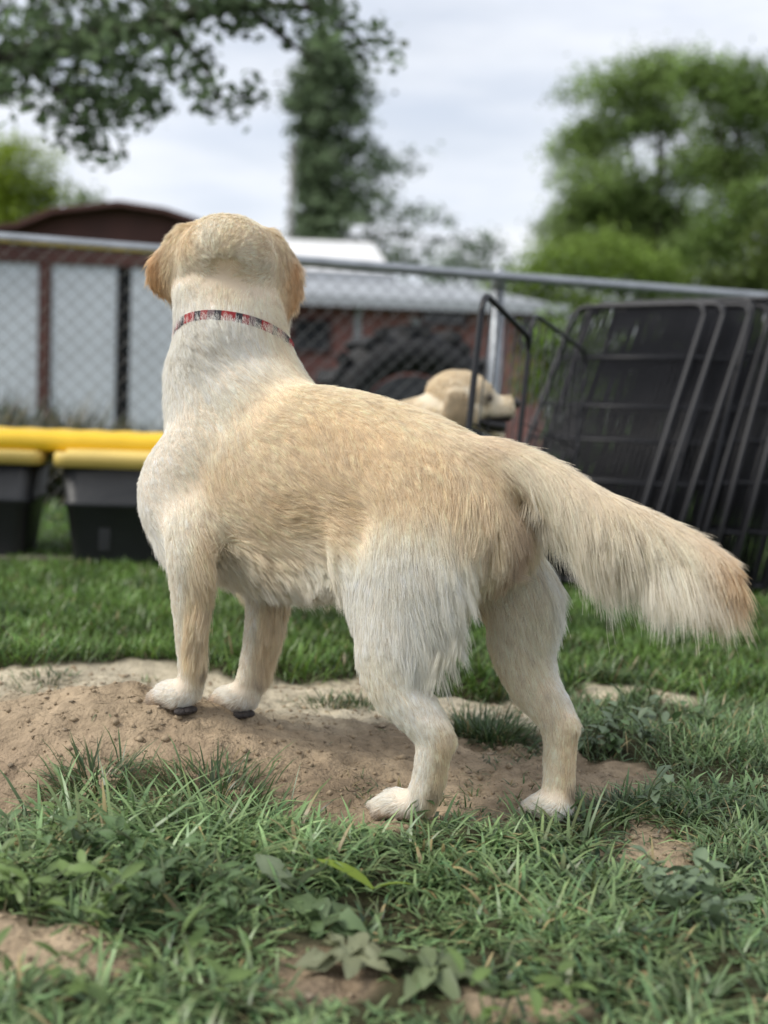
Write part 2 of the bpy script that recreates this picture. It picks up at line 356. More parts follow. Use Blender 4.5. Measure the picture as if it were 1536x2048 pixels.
# head pose: looks away from the camera
HC = at(455, 552, 2.035); hy = math.radians(6); hf = np.array([-math.sin(hy), math.cos(hy), .03]); hf = norm(hf); hl = norm(np.cross(UP, hf)); hu = np.cross(hf, hl)
HM = np.eye(4); HM[:3, 0], HM[:3, 1], HM[:3, 2], HM[:3, 3] = hf, hl, hu, HC
HS = 1.14
B.limb('neck', [bd(.44, 0, .50), bd(.50, 0, .585), bd(.525, 0, .66), at(466, 690, 2.00), at(459, 625, 2.018), at(456, 575, 2.03), HC-hf*.01+hu*.01],
       [.12, .112, .098, .092, .090, .085, .05], [.122, .116, .104, .099, .102, .099, .06], hint=FWD, n=36)
B.limb('neck', [bd(.555, 0, .45), bd(.565, 0, .55), bd(.565, -.01, .65), at(458, 690, 2.04)], [.055, .062, .062, .06], [.08, .082, .078, .07], hint=FWD, key=False)
B.limb('neck', [at(457, 640, 2.005), at(462, 690, 1.985), bd(.475, 0, .655), bd(.41, 0, .60), bd(.32, 0, .55)], [.07, .085, .085, .075, .06], [.085, .098, .108, .105, .09], hint=FWD, key=False)
XH = head_shapes(B, HM, HS)
ear_shape(B, XH, HS, 1, .010, .002); ear_shape(B, XH, HS, -1, .004, -.012)
# shoulders
for q, k in ((1, .5), (-1, .5)):
    B.limb('shoulder', [bd(.47, q*.085, .58), bd(.515, q*.105, .50), bd(.54, q*.10, .43), bd(.49, q*.085, .37)], [.045, .065, .07, .05], [.032, .042, .05, .04], hint=FWD)
def leg(name, pts, ra, rb=None, hint=FWD, n=36): B.limb(name, [np.asarray(p, float) for p in pts], ra, rb, hint, n)
# fore legs
LFP, RFP = at(362, 1404, 1.885), at(476, 1428, 1.955)
leg('fore_l', [bd(.505, .082, .45), at(383, 1090, 1.865), at(380, 1160, 1.865), at(378, 1240, 1.872), at(381, 1310, 1.880), at(384, 1352, 1.886), at(378, 1388, 1.888)],
    [.064, .050, .038, .0275, .0235, .0225, .022], [.042, .038, .031, .0245, .0215, .0215, .024])
leg('fore_r', [bd(.50, -.085, .44), bd(.485, -.08, .36), at(530, 1200, 1.975), at(519, 1275, 1.972), at(509, 1325, 1.968), at(500, 1365, 1.962), at(490, 1405, 1.957)],
    [.065, .048, .036, .029, .0265, .026, .024], [.048, .040, .032, .027, .025, .025, .026])
def paw(c, yaw, s=1., lift=.0):
    """c: ground point under the paw"""
    f = np.array([-math.sin(yaw), math.cos(yaw), 0]); l = np.array([-math.cos(yaw), -math.sin(yaw), 0])
    M = lambda a, b, z: c+f*a*s+l*b*s+UP*z*s
    B.limb('paw', [M(-.024, 0, .026), M(0, 0, .028), M(.028, 0, .025), M(.046, 0, .018)], np.array([.016, .024, .022, .012])*s, np.array([.020, .030, .032, .018])*s, hint=UP, n=14)
    for b, a in ((-.028, .036), (-.0098, .056), (.0098, .056), (.028, .036)):
        B.ball(M(a, b, .0150), np.array([.0125, .0105, .0155])*s)
gp = lambda p: np.array([p[0], p[1], float(hgt(p[0], p[1], False))-.002])
PAWS = {'lf': (gp(at(357, 1400, 1.885)), TH-.15), 'rf': (gp(at(474, 1425, 1.955)), TH-.25), 'lh': (gp(at(812, 1630, 1.655)), TH+.1), 'rh': (gp(at(1108, 1650, 1.665)), TH-.35)}
for k, (c, yw) in PAWS.items(): paw(c, yw, 1.02 if k[1] == 'f' else .92)
# hind legs
leg('hind_l', [bd(.05, .045, .525), bd(.035, .066, .46), bd(.035, .080, .385), at(805, 1200, 1.672), at(785, 1290, 1.668), at(795, 1370, 1.655), at(835, 1425, 1.640), at(866, 1472, 1.630), at(862, 1530, 1.632), at(852, 1582, 1.640), at(838, 1618, 1.648)],
    [.05, .088, .092, .080, .062, .047, .0360, .0315, .0270, .0255, .021], [.03, .045, .047, .047, .044, .038, .0320, .0260, .0225, .0235, .024], n=66)
B.limb('flank', [bd(.17, .075, .43), bd(.14, .082, .37), at(745, 1250, 1.685), at(765, 1310, 1.675)], [.05, .045, .035, .025], [.035, .030, .025, .02], hint=FWD, key=False)
leg('hind_r', [bd(.03, -.045, .525), bd(.02, -.066, .46), bd(.010, -.082, .38), at(1035, 1190, 1.735), at(1042, 1280, 1.730), at(1065, 1360, 1.715), at(1098, 1410, 1.695), at(1118, 1455, 1.680), at(1119, 1530, 1.676), at(1117, 1590, 1.674), at(1112, 1628, 1.672)],
    [.05, .086, .084, .066, .053, .042, .0330, .0290, .0250, .0240, .021], [.03, .045, .047, .045, .041, .036, .030, .0250, .0215, .0225, .024], n=66)
for p in (at(893, 1478, 1.622), at(1140, 1452, 1.665)): B.ball(p, [.016, .016, .02])
# tail
TAILP = [bd(.03, 0, .53), at(985, 925, 1.695), at(1080, 948, 1.665), at(1190, 1002, 1.625), at(1310, 1052, 1.585), at(1415, 1104, 1.55), at(1472, 1140, 1.535)]
B.limb('tail', TAILP, [.045, .036, .026, .020, .016, .012, .008], hint=UP, n=40)
skin = B.skin(.0062, 20)
dog = thing('dog', 'cream and white golden retriever standing on the dirt mound with its back turned', 'dog', bd(.25, 0, 0))
dl = np.array(dog.location)
V, T, Nn, E, AR = mesh_arrays(skin)
W, TT, UU = part_weights(V, B.ax); nm = [a[0] for a in B.ax]; ws_ = np.zeros(len(V))
for i, a in enumerate(nm):              # melt torso, neck and upper limbs into one another; keep lower legs, head and tail crisp
    ws_ += W[i]*{'trunk': np.ones(len(V)), 'shoulder': np.ones(len(V)), 'neck': sstep(1., .8, UU[i]), 'hind_l': sstep(.42, .25, UU[i]), 'hind_r': sstep(.42, .25, UU[i]), 'fore_l': sstep(.34, .12, UU[i]), 'fore_r': sstep(.34, .12, UU[i])}.get(a, np.zeros(len(V)))
ws_ = vsmooth(ws_[:, None], E, 12); V = V+(vsmooth(V, E, 42)-V)*np.clip(ws_, 0, 1)+Nn*.001*ws_
skin.vertices.foreach_set('co', V.astype(np.float32).ravel()); skin.update(); V, T, Nn, E, AR = mesh_arrays(skin)
q = V-ORG; f, l, z = q@FWD, q@LEFT, V[:, 2]
W, TT, UU = part_weights(V, B.ax)
nm = [a[0] for a in B.ax]
def wsum(*ks): return sum(W[i] for i, a in enumerate(nm) if a in ks)
w_tr, w_nk, w_hd, w_ear, w_tail, w_paw = wsum('trunk', 'shoulder'), wsum('neck'), wsum('head', 'muzzle', 'jaw'), wsum('ear'), wsum('tail'), wsum('paw')
w_fl, w_fr, w_hl, w_hr = wsum('fore_l'), wsum('fore_r'), wsum('hind_l'), wsum('hind_r'); w_f = w_fl+w_fr; w_h = w_hl+w_hr
# --- fur direction
side = np.sign(l)[:, None]*sstep(.0, .03, np.abs(l))[:, None]
flow = np.zeros_like(V)
dirs = {'trunk': (-FWD*.95-UP*.45+LEFT*0), 'shoulder': (-FWD*.55-UP*.9)}
for i, a in enumerate(nm):
    if a in ('trunk', 'shoulder'):
        dn = -UP*(.35+.75*sstep(.12, .0, f)*sstep(.56, .5, z)+.35*sstep(.45, .56, f))[:, None]
        d = -FWD*(1-.35*sstep(.1, -.02, f)-.5*sstep(.46, .6, f))[:, None]+dn+LEFT*(side*.18)
    elif a == 'neck': d = -FWD*.45-UP*1.0+LEFT*(side*.28)
    elif a in ('head', 'muzzle', 'jaw'): d = np.broadcast_to(-hf*1-hu*.25, V.shape)
    elif a == 'ear': d = TT[i]-hf*.25
    elif a == 'paw': d = TT[i]-UP*.5
    elif a == 'tail': d = TT[i]*(.62+.35*sstep(.85, 1, UU[i]))[:, None]-UP*.85
    elif a in ('hind_l', 'hind_r'): d = TT[i]*.8-UP*.5-FWD*(np.where(l > 0, .62, .15)*sstep(.7, .35, UU[i]))[:, None]
    else: d = TT[i]-FWD*.25
    flow += d*W[i][:, None]
flow = vsmooth(flow, E, 10); flow -= (flow*Nn).sum(1, keepdims=True)*Nn; flow = norm(flow)
# --- coat length
u_h = UU[[i for i, a in enumerate(nm) if a == 'hind_l'][0]]*w_hl+UU[[i for i, a in enumerate(nm) if a == 'hind_r'][0]]*w_hr; u_h = u_h/np.maximum(w_h, 1e-4)
u_f = (UU[[i for i, a in enumerate(nm) if a == 'fore_l'][0]]*w_fl+UU[[i for i, a in enumerate(nm) if a == 'fore_r'][0]]*w_fr)/np.maximum(w_f, 1e-4)
u_t = UU[[i for i, a in enumerate(nm) if a == 'tail'][0]]
back = sstep(-.1, -.8, Nn@FWD); down = sstep(-.2, -.9, Nn[:, 2])
ln_tr = .028+.006*sstep(.5, .36, z)+.044*down*sstep(.02, .2, f)+.030*sstep(.03, -.06, f)*sstep(.53, .46, z)-.013*sstep(.40, .50, f)
ln_nk = .027+.008*sstep(.2, .9, Nn@FWD)
ln_h = .0165+.010*sstep(.62, .3, u_h)+.074*np.where(l > 0, 1, .32)*back*sstep(.43, .30, u_h)*sstep(.05, .18, u_h)
ln_f = .015+.050*back*sstep(.85, .5, u_f)*sstep(.05, .25, u_f)+.006*sstep(.35, .1, u_f)
ln_t = .040+(.066+.040*sstep(.95, .3, u_t))*sstep(.75, -.2, Nn[:, 2])*sstep(.05, .2, u_t)
ln_t = ln_t*(1-.22*sstep(.8, 1, u_t))-.030*sstep(.86, 1, u_t)
ln = w_tr*ln_tr+w_nk*ln_nk+w_hd*.017+w_ear*.024+w_tail*ln_t+w_paw*.0145+w_f*ln_f+w_h*ln_h
ln = vsmooth(ln[:, None], E, 4)[:, 0]
longf = sstep(.035, .08, ln)
att = dict(flow=flow, len=ln, lift=.215+.15*longf+.12*(w_f+w_h+w_paw)*(1-longf)+.03*w_nk+.05*w_ear, grav=.10+.80*longf+.55*w_tail, wave=.42+.05*w_nk+.30*longf-.25*w_paw-.2*(w_f+w_h)*(1-longf), clump=.20+.30*longf-.05*w_nk+.1*w_ear-.14*w_tail,
           rad=.00028+.00005*longf, tipw=.45*w_tail*sstep(.95, .75, u_t)+.25*longf*(1-w_tail), dens=1+2.8*w_tail+.6*longf+.6*w_ear+.5*w_hd+.3*w_paw)
# --- coat colour
nzb = noise(V, 9, 31)*.5+noise(V, 25, 32)*.3
lo_edge = .395+.05*nzb+.035*sstep(.16, .02, f)+.02*np.sin(f*14)
nzf = noise(V, 70, 36)*.5+noise(V, 150, 37)*.35
saddle = sstep(-.045, .055, z-lo_edge+.02*nzf)*sstep(.52, .41, f+.035*nzb+.02*nzf+.75*np.maximum(z-.555, 0))*(w_tr+w_h*sstep(.40, .46, z)+.25*w_tail)
saddle *= (1-.35*sstep(.1, .8, nzb))*(1-.15*nzf)
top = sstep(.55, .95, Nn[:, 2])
col = np.broadcast_to(WHITE, V.shape).copy()
def mixin(c, wgt):
    global col
    wgt = np.clip(wgt, 0, 1)[:, None]; col = col*(1-wgt)+c*wgt
halo = sstep(-.09, .05, z-lo_edge+.02*nzf)*sstep(.58, .40, f+.03*nzb)*(w_tr+w_h*sstep(.36, .46, z))
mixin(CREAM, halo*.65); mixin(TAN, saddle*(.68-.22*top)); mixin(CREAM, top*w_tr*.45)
mixin(CREAM, w_nk*sstep(.085, .0, np.abs(l+.02+.012*nzf))*.75*sstep(.0, .4, -(Nn@FWD)+.4)); mixin(TAN, w_nk*np.exp(-((l+.015+.01*nzf)/.018)**2)*.35*sstep(.74, .66, z))
hp = (V-HC)@HM[:3, :3]/HS
mixin(CREAM, w_hd*(.45+.4*noise(V, 30, 33))); mixin(TAN, w_hd*sstep(.035, .06, np.abs(hp[:, 1]))*sstep(.0, .04, hp[:, 2])*.55)
mixin(TAN, w_ear*.75); mixin(GOLD, w_ear*sstep(.082, .108, np.abs(hp[:, 1]))*.95)
mixin(TAN, w_f*back*sstep(.95, .5, u_f)*.9); mixin(CREAM, w_f*.25); mixin(TAN, w_h*sstep(.62, .72, u_h)*back*.7); mixin(CREAM, w_h*sstep(.35, .5, u_h)*sstep(.75, .6, u_h)*.5*(1+nzb))
mixin(CREAM, w_tail*.75); mixin(TAN, w_tail*sstep(.2, .8, Nn[:, 2])*.55); mixin(GOLD, w_tail*sstep(.25, .1, u_t)*sstep(.1, .7, Nn[:, 2])*.35); mixin(GOLD, w_tail*sstep(.68, 1.0, u_t+.05*nzf)*.75)
mixin(WHITE, w_tail*sstep(-.1, -.7, Nn[:, 2])*sstep(.85, .6, u_t)*.55)
perineum = np.exp(-(l/.022)**2)*sstep(.03, -.05, f)*sstep(.50, .44, z)*sstep(.28, .34, z)
mixin(np.array([.42, .27, .18]), perineum*.7); mixin(CREAM, (w_h*sstep(0, .8, -np.sign(l)*(Nn@LEFT)*0+np.where(l > 0, -(Nn@LEFT), Nn@LEFT)))*.55)
for p in (at(402, 1322, 1.87), at(520, 1345, 1.95), at(868, 1580, 1.625), at(1148, 1580, 1.66)): mixin(np.array([.16, .11, .08]), np.exp(-((V-p)**2).sum(1)/.011**2)*.8)
gz = V[:, 2]-hgt(V[:, 0], V[:, 1], False); mixin(np.array([.46, .35, .25]), sstep(.03, .004, gz+.006*nzf)*.75)      # dust on the feet
att['col'] = col
set_col(skin, 'scol', col*np.array([.74, .67, .60]))  # skin tone, darkened to put shade into the gaps between hairs
skin.transform(Matrix.Translation(-Vector(dl))); body = put('body', skin, M_skin, dog)
Vl = V-dl
bpy.context.view_layer.update()
NF = 680000
make_fur('fur', Vl, T, Nn, AR, att, NF, M_fur, dog, 3, 7, 24000)
face_parts(dog, lambda v: XH(v)-dl, HS, HM[:3, :3])
for k, (c, yw) in PAWS.items():            # dark heel pads
    pf = np.array([-math.sin(yw), math.cos(yw), 0]); pl = np.array([-math.cos(yw), -math.sin(yw), 0]); b = Body()
    for s_ in (-.5, 0, .5): b.ball(c-pf*(.024-.004*abs(s_))+pl*s_*.022-dl+UP*.006, [.0105, .0105, .0065])
    if k[1] == 'f': b.mb.build('paw_pad', M_pad, dog, True)
# plaid collar round the neck, half sunk in the coat
cc = at(455, 676, 1.990)-dl; ct = norm(np.array([.02, .38, 1.0])); th = np.linspace(0, 2*np.pi, 48, endpoint=False)
cx_ = norm(np.cross(ct, [0, 1, 0])); cy_ = np.cross(ct, cx_); rv = []; rf_ = []
hv = (Vl-cc); hh_ = hv@ct; nr_ = np.abs(hh_) < .010; ang_ = np.arctan2(hv[nr_]@cy_, hv[nr_]@cx_); rad_ = np.hypot(hv[nr_]@cx_, hv[nr_]@cy_); okr = rad_ < .14; ang_, rad_ = ang_[okr], rad_[okr]
rsk = np.array([np.average(rad_, weights=np.exp(-((np.angle(np.exp(1j*(ang_-a))))/.12)**2)+1e-9) for a in th])+.0022      # the band follows the skin
for r_, h_ in ((.0, -.0085), (.0, .0085), (-.003, .0085), (-.003, -.0085)):
    rv.append(cc+np.cos(th)[:, None]*cx_*(rsk+r_)[:, None]+np.sin(th)[:, None]*cy_*(rsk+r_)[:, None]+ct*h_)
for a in range(4):
    for k in range(48): rf_.append((a*48+k, a*48+(k+1) % 48, ((a+1) % 4)*48+(k+1) % 48, ((a+1) % 4)*48+k))
m = bpy.data.materials.new('plaid_webbing'); m.use_nodes = True; t_ = m.node_tree; n_, l_ = t_.nodes, t_.links; b_ = n_['Principled BSDF']; b_.inputs['Roughness'].default_value = .85
at_ = n_.new('ShaderNodeAttribute'); at_.attribute_name = 'pcol'; l_.new(at_.outputs['Color'], b_.inputs['Base Color'])
cm = mesh_from('collar', np.concatenate(rv), rf_); cm.attributes.new('pcol', 'FLOAT_COLOR', 'CORNER')
pal = {0: (.30, .025, .025), 1: (.26, .02, .025), 2: (.03, .025, .03), 3: (.24, .02, .025), 4: (.16, .11, .11), 5: (.03, .025, .03)}
for p_ in cm.polygons:
    for li in p_.loop_indices: cm.attributes['pcol'].data[li].color = pal[(p_.index % 48) % 6]+(1,)
put('collar', cm, m, dog)
# ------------------------------------------------------------------ grass, weeds, soil crumbs
def blade_mesh(root, az, ln, wd, lean, curl, c0, c1, twist=None):
    """n grass blades, 7 vertices and 5 triangles each"""
    n = len(root); t = np.array([0, .36, .7, 1.]); up = np.array([0, 0, 1.])
    d = np.stack([np.cos(az), np.sin(az), np.zeros(n)], -1); s = np.stack([-np.sin(az), np.cos(az), np.zeros(n)], -1)
    if twist is not None: s = norm(s+d*twist[:, None])
    P = []
    pos = root.copy(); ang = lean.copy(); prev = 0
    P.append(pos.copy())
    for k in range(1, 4):
        ang = ang+curl*(t[k]-prev); st = (t[k]-prev)*ln; prev = t[k]
        pos = pos+(d*np.sin(ang)[:, None]+up*np.cos(ang)[:, None])*st[:, None]; P.append(pos.copy())
    wk = [.75, 1., .72]
    V = np.empty((n, 7, 3)); C = np.empty((n, 7, 3))
    for k in range(3):
        V[:, 2*k] = P[k]-s*(wd*wk[k]/2)[:, None]; V[:, 2*k+1] = P[k]+s*(wd*wk[k]/2)[:, None]
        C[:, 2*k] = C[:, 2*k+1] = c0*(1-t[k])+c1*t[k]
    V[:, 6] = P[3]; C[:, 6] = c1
    Fb = np.array([(0, 1, 3), (0, 3, 2), (2, 3, 5), (2, 5, 4), (4, 5, 6)])
    return V.reshape(-1, 3), (np.arange(n)[:, None, None]*7+Fb[None]).reshape(-1, 3), C.reshape(-1, 3)
M_grass = mat('grass_blade', (1, 1, 1), .38, attr='bcol', trans=.3, spec=.5)
M_leaf = mat('weed_leaf', (1, 1, 1), .5, attr='bcol', trans=.2, spec=.45)
def grass_obj(name, root, r, ln, wd, green, tipmix, parent=None, smooth=True, lean=(.1, .5), curl=(.3, 1.5), az=None, dry=.06):
    n = len(root); az = r.uniform(0, 6.283, n) if az is None else az
    patch = (1+.28*noise(np.asarray(root)[:, :2], 22, 47)+.15*noise(np.asarray(root)[:, :2], 60, 48))[:, None]
    g = np.array(green)*np.clip(r.normal(1, .25, (n, 1)), .5, 1.8)*np.clip(patch, .55, 1.5)*np.array([1, 1, 1])+np.array([.02, 0, 0])*r.normal(0, .5, (n, 1))
    d = r.random(n) < dry; g[d] = np.array([.30, .24, .12])*r.uniform(.6, 1.1, (d.sum(), 1))
    g = np.clip(g, .006, .8)
    V, Fc, C = blade_mesh(root, az, ln, wd, r.uniform(*lean, n), r.uniform(*curl, n), g*.72, np.clip(g*tipmix, 0, .8), r.normal(0, .5, n))  # root darkened, tip lightened: shade and highlights put into the blade colour
    o = put(name, mesh_from(name, V, Fc, True), M_grass, parent); set_col(o.data, 'bcol', C); return o
def scatter(n, x0, x1, y0, y1, r, keep):
    x, y = r.uniform(x0, x1, n), r.uniform(y0, y1, n); k = keep(x, y); return x[k], y[k]
r = np.random.default_rng(11)
BARE = [(585, 1800, .035), (745, 1800, .03), (700, 1935, .07), (860, 1960, .06), (650, 1860, .045), (110, 1800, .05), (250, 1800, .05), (330, 1840, .04)]
# foreground sward: tufts of long blades
tx, ty = scatter(2600, -.75, .8, 1.0, 1.85, r, lambda x, y: ~dirt_mask(x, y))
ok = np.ones(len(tx), bool)
for bx_, by_, br_ in BARE:
    dr = ray(bx_, by_); c = CAM+dr*(-CAM_Z/dr[2]); ok &= ((tx-c[0])**2+((ty-c[1]+.015)*.8)**2 > br_**2) | (r.random(len(tx)) < .22)
tx, ty = tx[ok], ty[ok]
nb = r.integers(10, 34, len(tx)); own = np.repeat(np.arange(len(tx)), nb)
tl = np.clip((.62+.38*sstep(1.22, 1.42, ty))*r.normal(.052, .016, len(tx))*(1+.35*noise(np.stack([tx, ty], -1), 7, 40)), .025, .12)
rx, ry = tx[own]+r.normal(0, .011, len(own)), ty[own]+r.normal(0, .011, len(own))
az = np.arctan2(ry-ty[own], rx-tx[own])+r.normal(0, .7, len(own))
ln_ = tl[own]*r.uniform(.55, 1.35, len(own))
mg = (.128, .190, .080)
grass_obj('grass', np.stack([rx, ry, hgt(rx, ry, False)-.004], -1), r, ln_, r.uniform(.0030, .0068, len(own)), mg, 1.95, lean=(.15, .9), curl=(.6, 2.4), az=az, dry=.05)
tag(bpy.data.objects['grass'], 'long dark green grass in tufts across the foreground', 'grass', kind='stuff')
# right-hand sward and thin grass between
x, y = scatter(42000, .28, 1.1, 1.5, 2.6, r, lambda x, y: ~dirt_mask(x, y))
k = r.random(len(x)) < .5+.4*noise(np.stack([x, y], -1), 12, 41); x, y = x[k], y[k]; n = len(x)
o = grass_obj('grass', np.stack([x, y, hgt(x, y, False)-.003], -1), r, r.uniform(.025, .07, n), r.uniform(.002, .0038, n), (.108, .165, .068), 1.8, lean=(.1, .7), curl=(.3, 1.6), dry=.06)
tag(o, 'short green grass right of the dirt patch', 'grass', kind='stuff')
x, y = scatter(16000, -1.1, .3, 1.55, 2.5, r, lambda x, y: ~dirt_mask(x, y) & (y > 1.8)); n = len(x)
x, y = scatter(60000, -.95, .75, 1.25, 2.45, r, dirt_mask); k = noise(np.stack([x, y], -1), 16, 49)+.5*noise(np.stack([x, y], -1), 45, 50) > .78; k &= ~((np.abs(x+.28) < .16) & (np.abs(y-1.92) < .1)); k &= r.random(len(x)) < .30; x, y = x[k], y[k]; n = len(x)
o = grass_obj('grass', np.stack([x, y, hgt(x, y, False)-.003], -1), r, r.uniform(.008, .034, n), r.uniform(.0018, .0034, n), (.10, .15, .06), 1.5, lean=(.2, 1.1), curl=(.3, 1.6), dry=.25)
tag(o, 'sparse short grass sprouting on the bare dirt', 'grass', kind='stuff')
# lawn
x, y = scatter(150000, -2.6, 2.6, 2.44, 5.2, r, lambda x, y: ~dirt_mask(x, y) & (np.abs(x) < .40*y+.25)); n = len(x)
edge = sstep(2.72, 2.46, y)
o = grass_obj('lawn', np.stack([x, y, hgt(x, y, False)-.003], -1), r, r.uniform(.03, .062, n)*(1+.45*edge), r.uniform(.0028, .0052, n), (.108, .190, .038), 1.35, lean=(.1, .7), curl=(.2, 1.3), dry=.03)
tag(o, 'mown green lawn between the dirt patch and the fence', 'lawn', kind='stuff')
x, y = scatter(60000, -6, 6, 5.2, 14, r, lambda x, y: np.abs(x) < .42*y+.3); n = len(x)
o = grass_obj('lawn', np.stack([x, y, hgt(x, y, False)-.003], -1), r, r.uniform(.05, .10, n), r.uniform(.008, .016, n), (.10, .18, .035), 1.3, dry=.03)
tag(o, 'green lawn beyond the wire fence', 'lawn', kind='stuff')
# dark weedy growth at the foot of the brown shed
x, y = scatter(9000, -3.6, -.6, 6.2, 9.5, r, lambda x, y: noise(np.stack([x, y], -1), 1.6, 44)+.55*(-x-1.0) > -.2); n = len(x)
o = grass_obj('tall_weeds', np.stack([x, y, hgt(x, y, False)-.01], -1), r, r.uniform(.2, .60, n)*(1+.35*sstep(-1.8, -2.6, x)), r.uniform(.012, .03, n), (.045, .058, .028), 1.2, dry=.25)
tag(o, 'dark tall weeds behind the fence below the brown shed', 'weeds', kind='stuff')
# countable tufts that stand in the dirt
def tuft(px, py, spread, h, n, label, green=(.10, .155, .06), seed=0, tall=None):
    rr = np.random.default_rng(500+seed); g = at(px, py, 1.0); dr = ray(px, py); c = CAM+dr*(-CAM_Z/dr[2])
    for _ in range(6): zz = float(hgt(c[0], c[1], False)); c = CAM+dr*((zz-CAM_Z)/dr[2])
    t = thing('grass_tuft', label, 'grass tuft', c)
    q = rr.normal(0, spread, (n, 2))*np.array([1, .7]); R = np.stack([q[:, 0], q[:, 1], hgt(c[0]+q[:, 0], c[1]+q[:, 1], False)-c[2]-.003], -1)
    azz = np.arctan2(q[:, 1], q[:, 0])+rr.normal(0, .6, n)
    grass_obj('blades', R, rr, rr.uniform(.5, 1.3, n)*h, rr.uniform(.002, .004, n), green, 1.35, parent=t, az=azz, lean=(.05, .7), curl=(.3, 1.8))['kind'] = 'stuff'
tuft(965, 1478, .045, .062, 900, 'thick dark grass tuft on the dirt between the hind legs of the standing dog', seed=1)
tuft(1000, 1490, .025, .05, 260, 'low grass tuft against the inner side of the right hind leg', seed=7)
tuft(655, 1412, .035, .038, 150, 'sparse grass tuft on the dirt in front of the left hind leg', seed=2)
tuft(715, 1410, .020, .040, 90, 'tiny grass tuft on the dirt just behind the belly', seed=3)
tuft(95, 1362, .03, .03, 120, 'low grass tuft at the edge of the pale sand', seed=4)
tuft(190, 1590, .03, .075, 260, 'tall grass tuft at the foot of the dirt mound', seed=5)
tuft(430, 1610, .045, .070, 420, 'wide grass tuft below the front paws on the mound slope', seed=6)
tuft(1235, 1630, .035, .045, 300, 'grass tuft beside the right hind paw', seed=8)
# broad-leaved weeds: each plant a thing, each leaf a part
def leaf_mesh(name, L_, W_, fold, curl, col, wav=0., n=6):
    t = np.linspace(0, 1, n); wprof = np.sin(np.pi*np.clip(t*.93+.05, 0, 1))**.8; ang = curl*t; xs = np.cumsum(np.concatenate([[0], np.cos(ang[1:])/(n-1)]))*L_; zs = -np.cumsum(np.concatenate([[0], np.sin(ang[1:])/(n-1)]))*L_
    V = []; C = []
    for k in range(n):
        w_ = W_*wprof[k]/2; wz = wav*math.sin(k*2.3)
        V += [(xs[k], -w_, zs[k]+fold*w_+wz*w_), (xs[k], 0, zs[k]), (xs[k], w_, zs[k]+fold*w_-wz*w_)]
        C += [col*1.0, col*1.18, col*1.0]
    Fc = []
    for k in range(n-1):
        a = 3*k; Fc += [(a, a+3, a+4, a+1), (a+1, a+4, a+5, a+2)]
    me = mesh_from(name, V, Fc, True); set_col(me, 'bcol', np.clip(np.array(C), 0, .8)); me.materials.append(M_leaf); return me
def ground_px(px, py):
    dr = ray(px, py); c = CAM+dr*(-CAM_Z/dr[2])
    for _ in range(8): zz = float(hgt(c[0], c[1], False)); c = CAM+dr*((zz-CAM_Z)/dr[2])
    return c
M_stem = mat('weed_stem', (.09, .12, .05), .6)
def weed(px, py, label, size, nleaf, nstem, col, seed, ratio=.42, group=None, name='weed', lift=(.2, 1.0), hgt_=.05, wav=0.):
    rr = np.random.default_rng(700+seed); t = thing(name, label, 'weed', ground_px(px, py), group)
    ms = [leaf_mesh('leaf', size*s, size*s*ratio*rr.uniform(.85, 1.2), rr.uniform(.1, .5), rr.uniform(.1, 1.2), np.array(col)*rr.uniform(.8, 1.25), wav) for s in (.7, .9, 1.1, 1.3)]
    per = max(1, nleaf//max(nstem, 1))
    for s in range(max(nstem, 1)):
        a = rr.uniform(0, 6.28); tip = np.array([math.cos(a)*hgt_*.8, math.sin(a)*hgt_*.6, hgt_*rr.uniform(.7, 1.3)])
        if nstem:
            mb = MB(); mb.tube(catmull([(0, 0, -.005), tip*np.array([.3, .3, .6]), tip], 6), .0011, 5); mb.build('stem', M_stem, t, True)
        for k in range(per):
            u = (k+1)/per if nstem else 0.; o = put('leaf', ms[rr.integers(4)], None, t)
            o.location = [float(v) for v in tip*u] if nstem else (0, 0, .014)
            o.rotation_euler = (rr.normal(0, .25), -rr.uniform(*lift), rr.uniform(0, 6.28) if nstem else k*2.4+rr.normal(0, .3))
GRN, PALE, LIME, WILT = (.085, .140, .055), (.13, .18, .105), (.115, .175, .05), (.20, .215, .125)
g1 = 'oval-leaved weeds in the foreground grass'
for i, (px, py) in enumerate([(60, 1780), (150, 1745), (230, 1800), (60, 1850), (330, 1830), (290, 1745), (180, 1860), (420, 1800), (15, 1720), (110, 1815), (270, 1850), (380, 1865), (20, 1815), (200, 1720), (340, 1775), (100, 1700), (460, 1850)]):
    weed(px, py, 'small oval-leaved weed in the foreground grass in front of the dirt mound', .026, 18, 4, GRN if i % 3 else LIME, i, .45, g1)
g2 = 'leafy weeds between the right hind leg and the lawn'
for i, (px, py) in enumerate([(1185, 1500), (1240, 1505), (1290, 1490), (1340, 1480), (1220, 1465), (1400, 1470), (1270, 1455)]):
    weed(px, py, 'low leafy weed on the dirt beside the right hind leg', .026, 20, 4, GRN if i % 2 else PALE, 20+i, .5, g2)
g3 = 'round-leaved weeds right of the dog'
for i, (px, py) in enumerate([(1310, 1830), (1370, 1860), (1420, 1810), (1290, 1620), (1450, 1880), (1340, 1790)]):
    weed(px, py, 'round-leaved pale weed in the grass beyond the small bare patch beside the right hind paw', .027, 12, 3, PALE, 40+i, .6, g3)
weed(585, 1800, 'large blue-green upright leaf standing in the foreground grass', .06, 3, 0, (.20, .25, .15), 60, .42, lift=(.55, 1.0), wav=.15)
weed(745, 1800, 'bright yellow-green arching leaf below the left hind paw', .075, 2, 0, (.20, .28, .04), 61, .3, lift=(.35, .7))
weed(700, 1935, 'wilted broad-leaved weed flattened on the bare foreground soil', .058, 12, 0, WILT, 62, .45, lift=(-.1, .5), wav=.6)
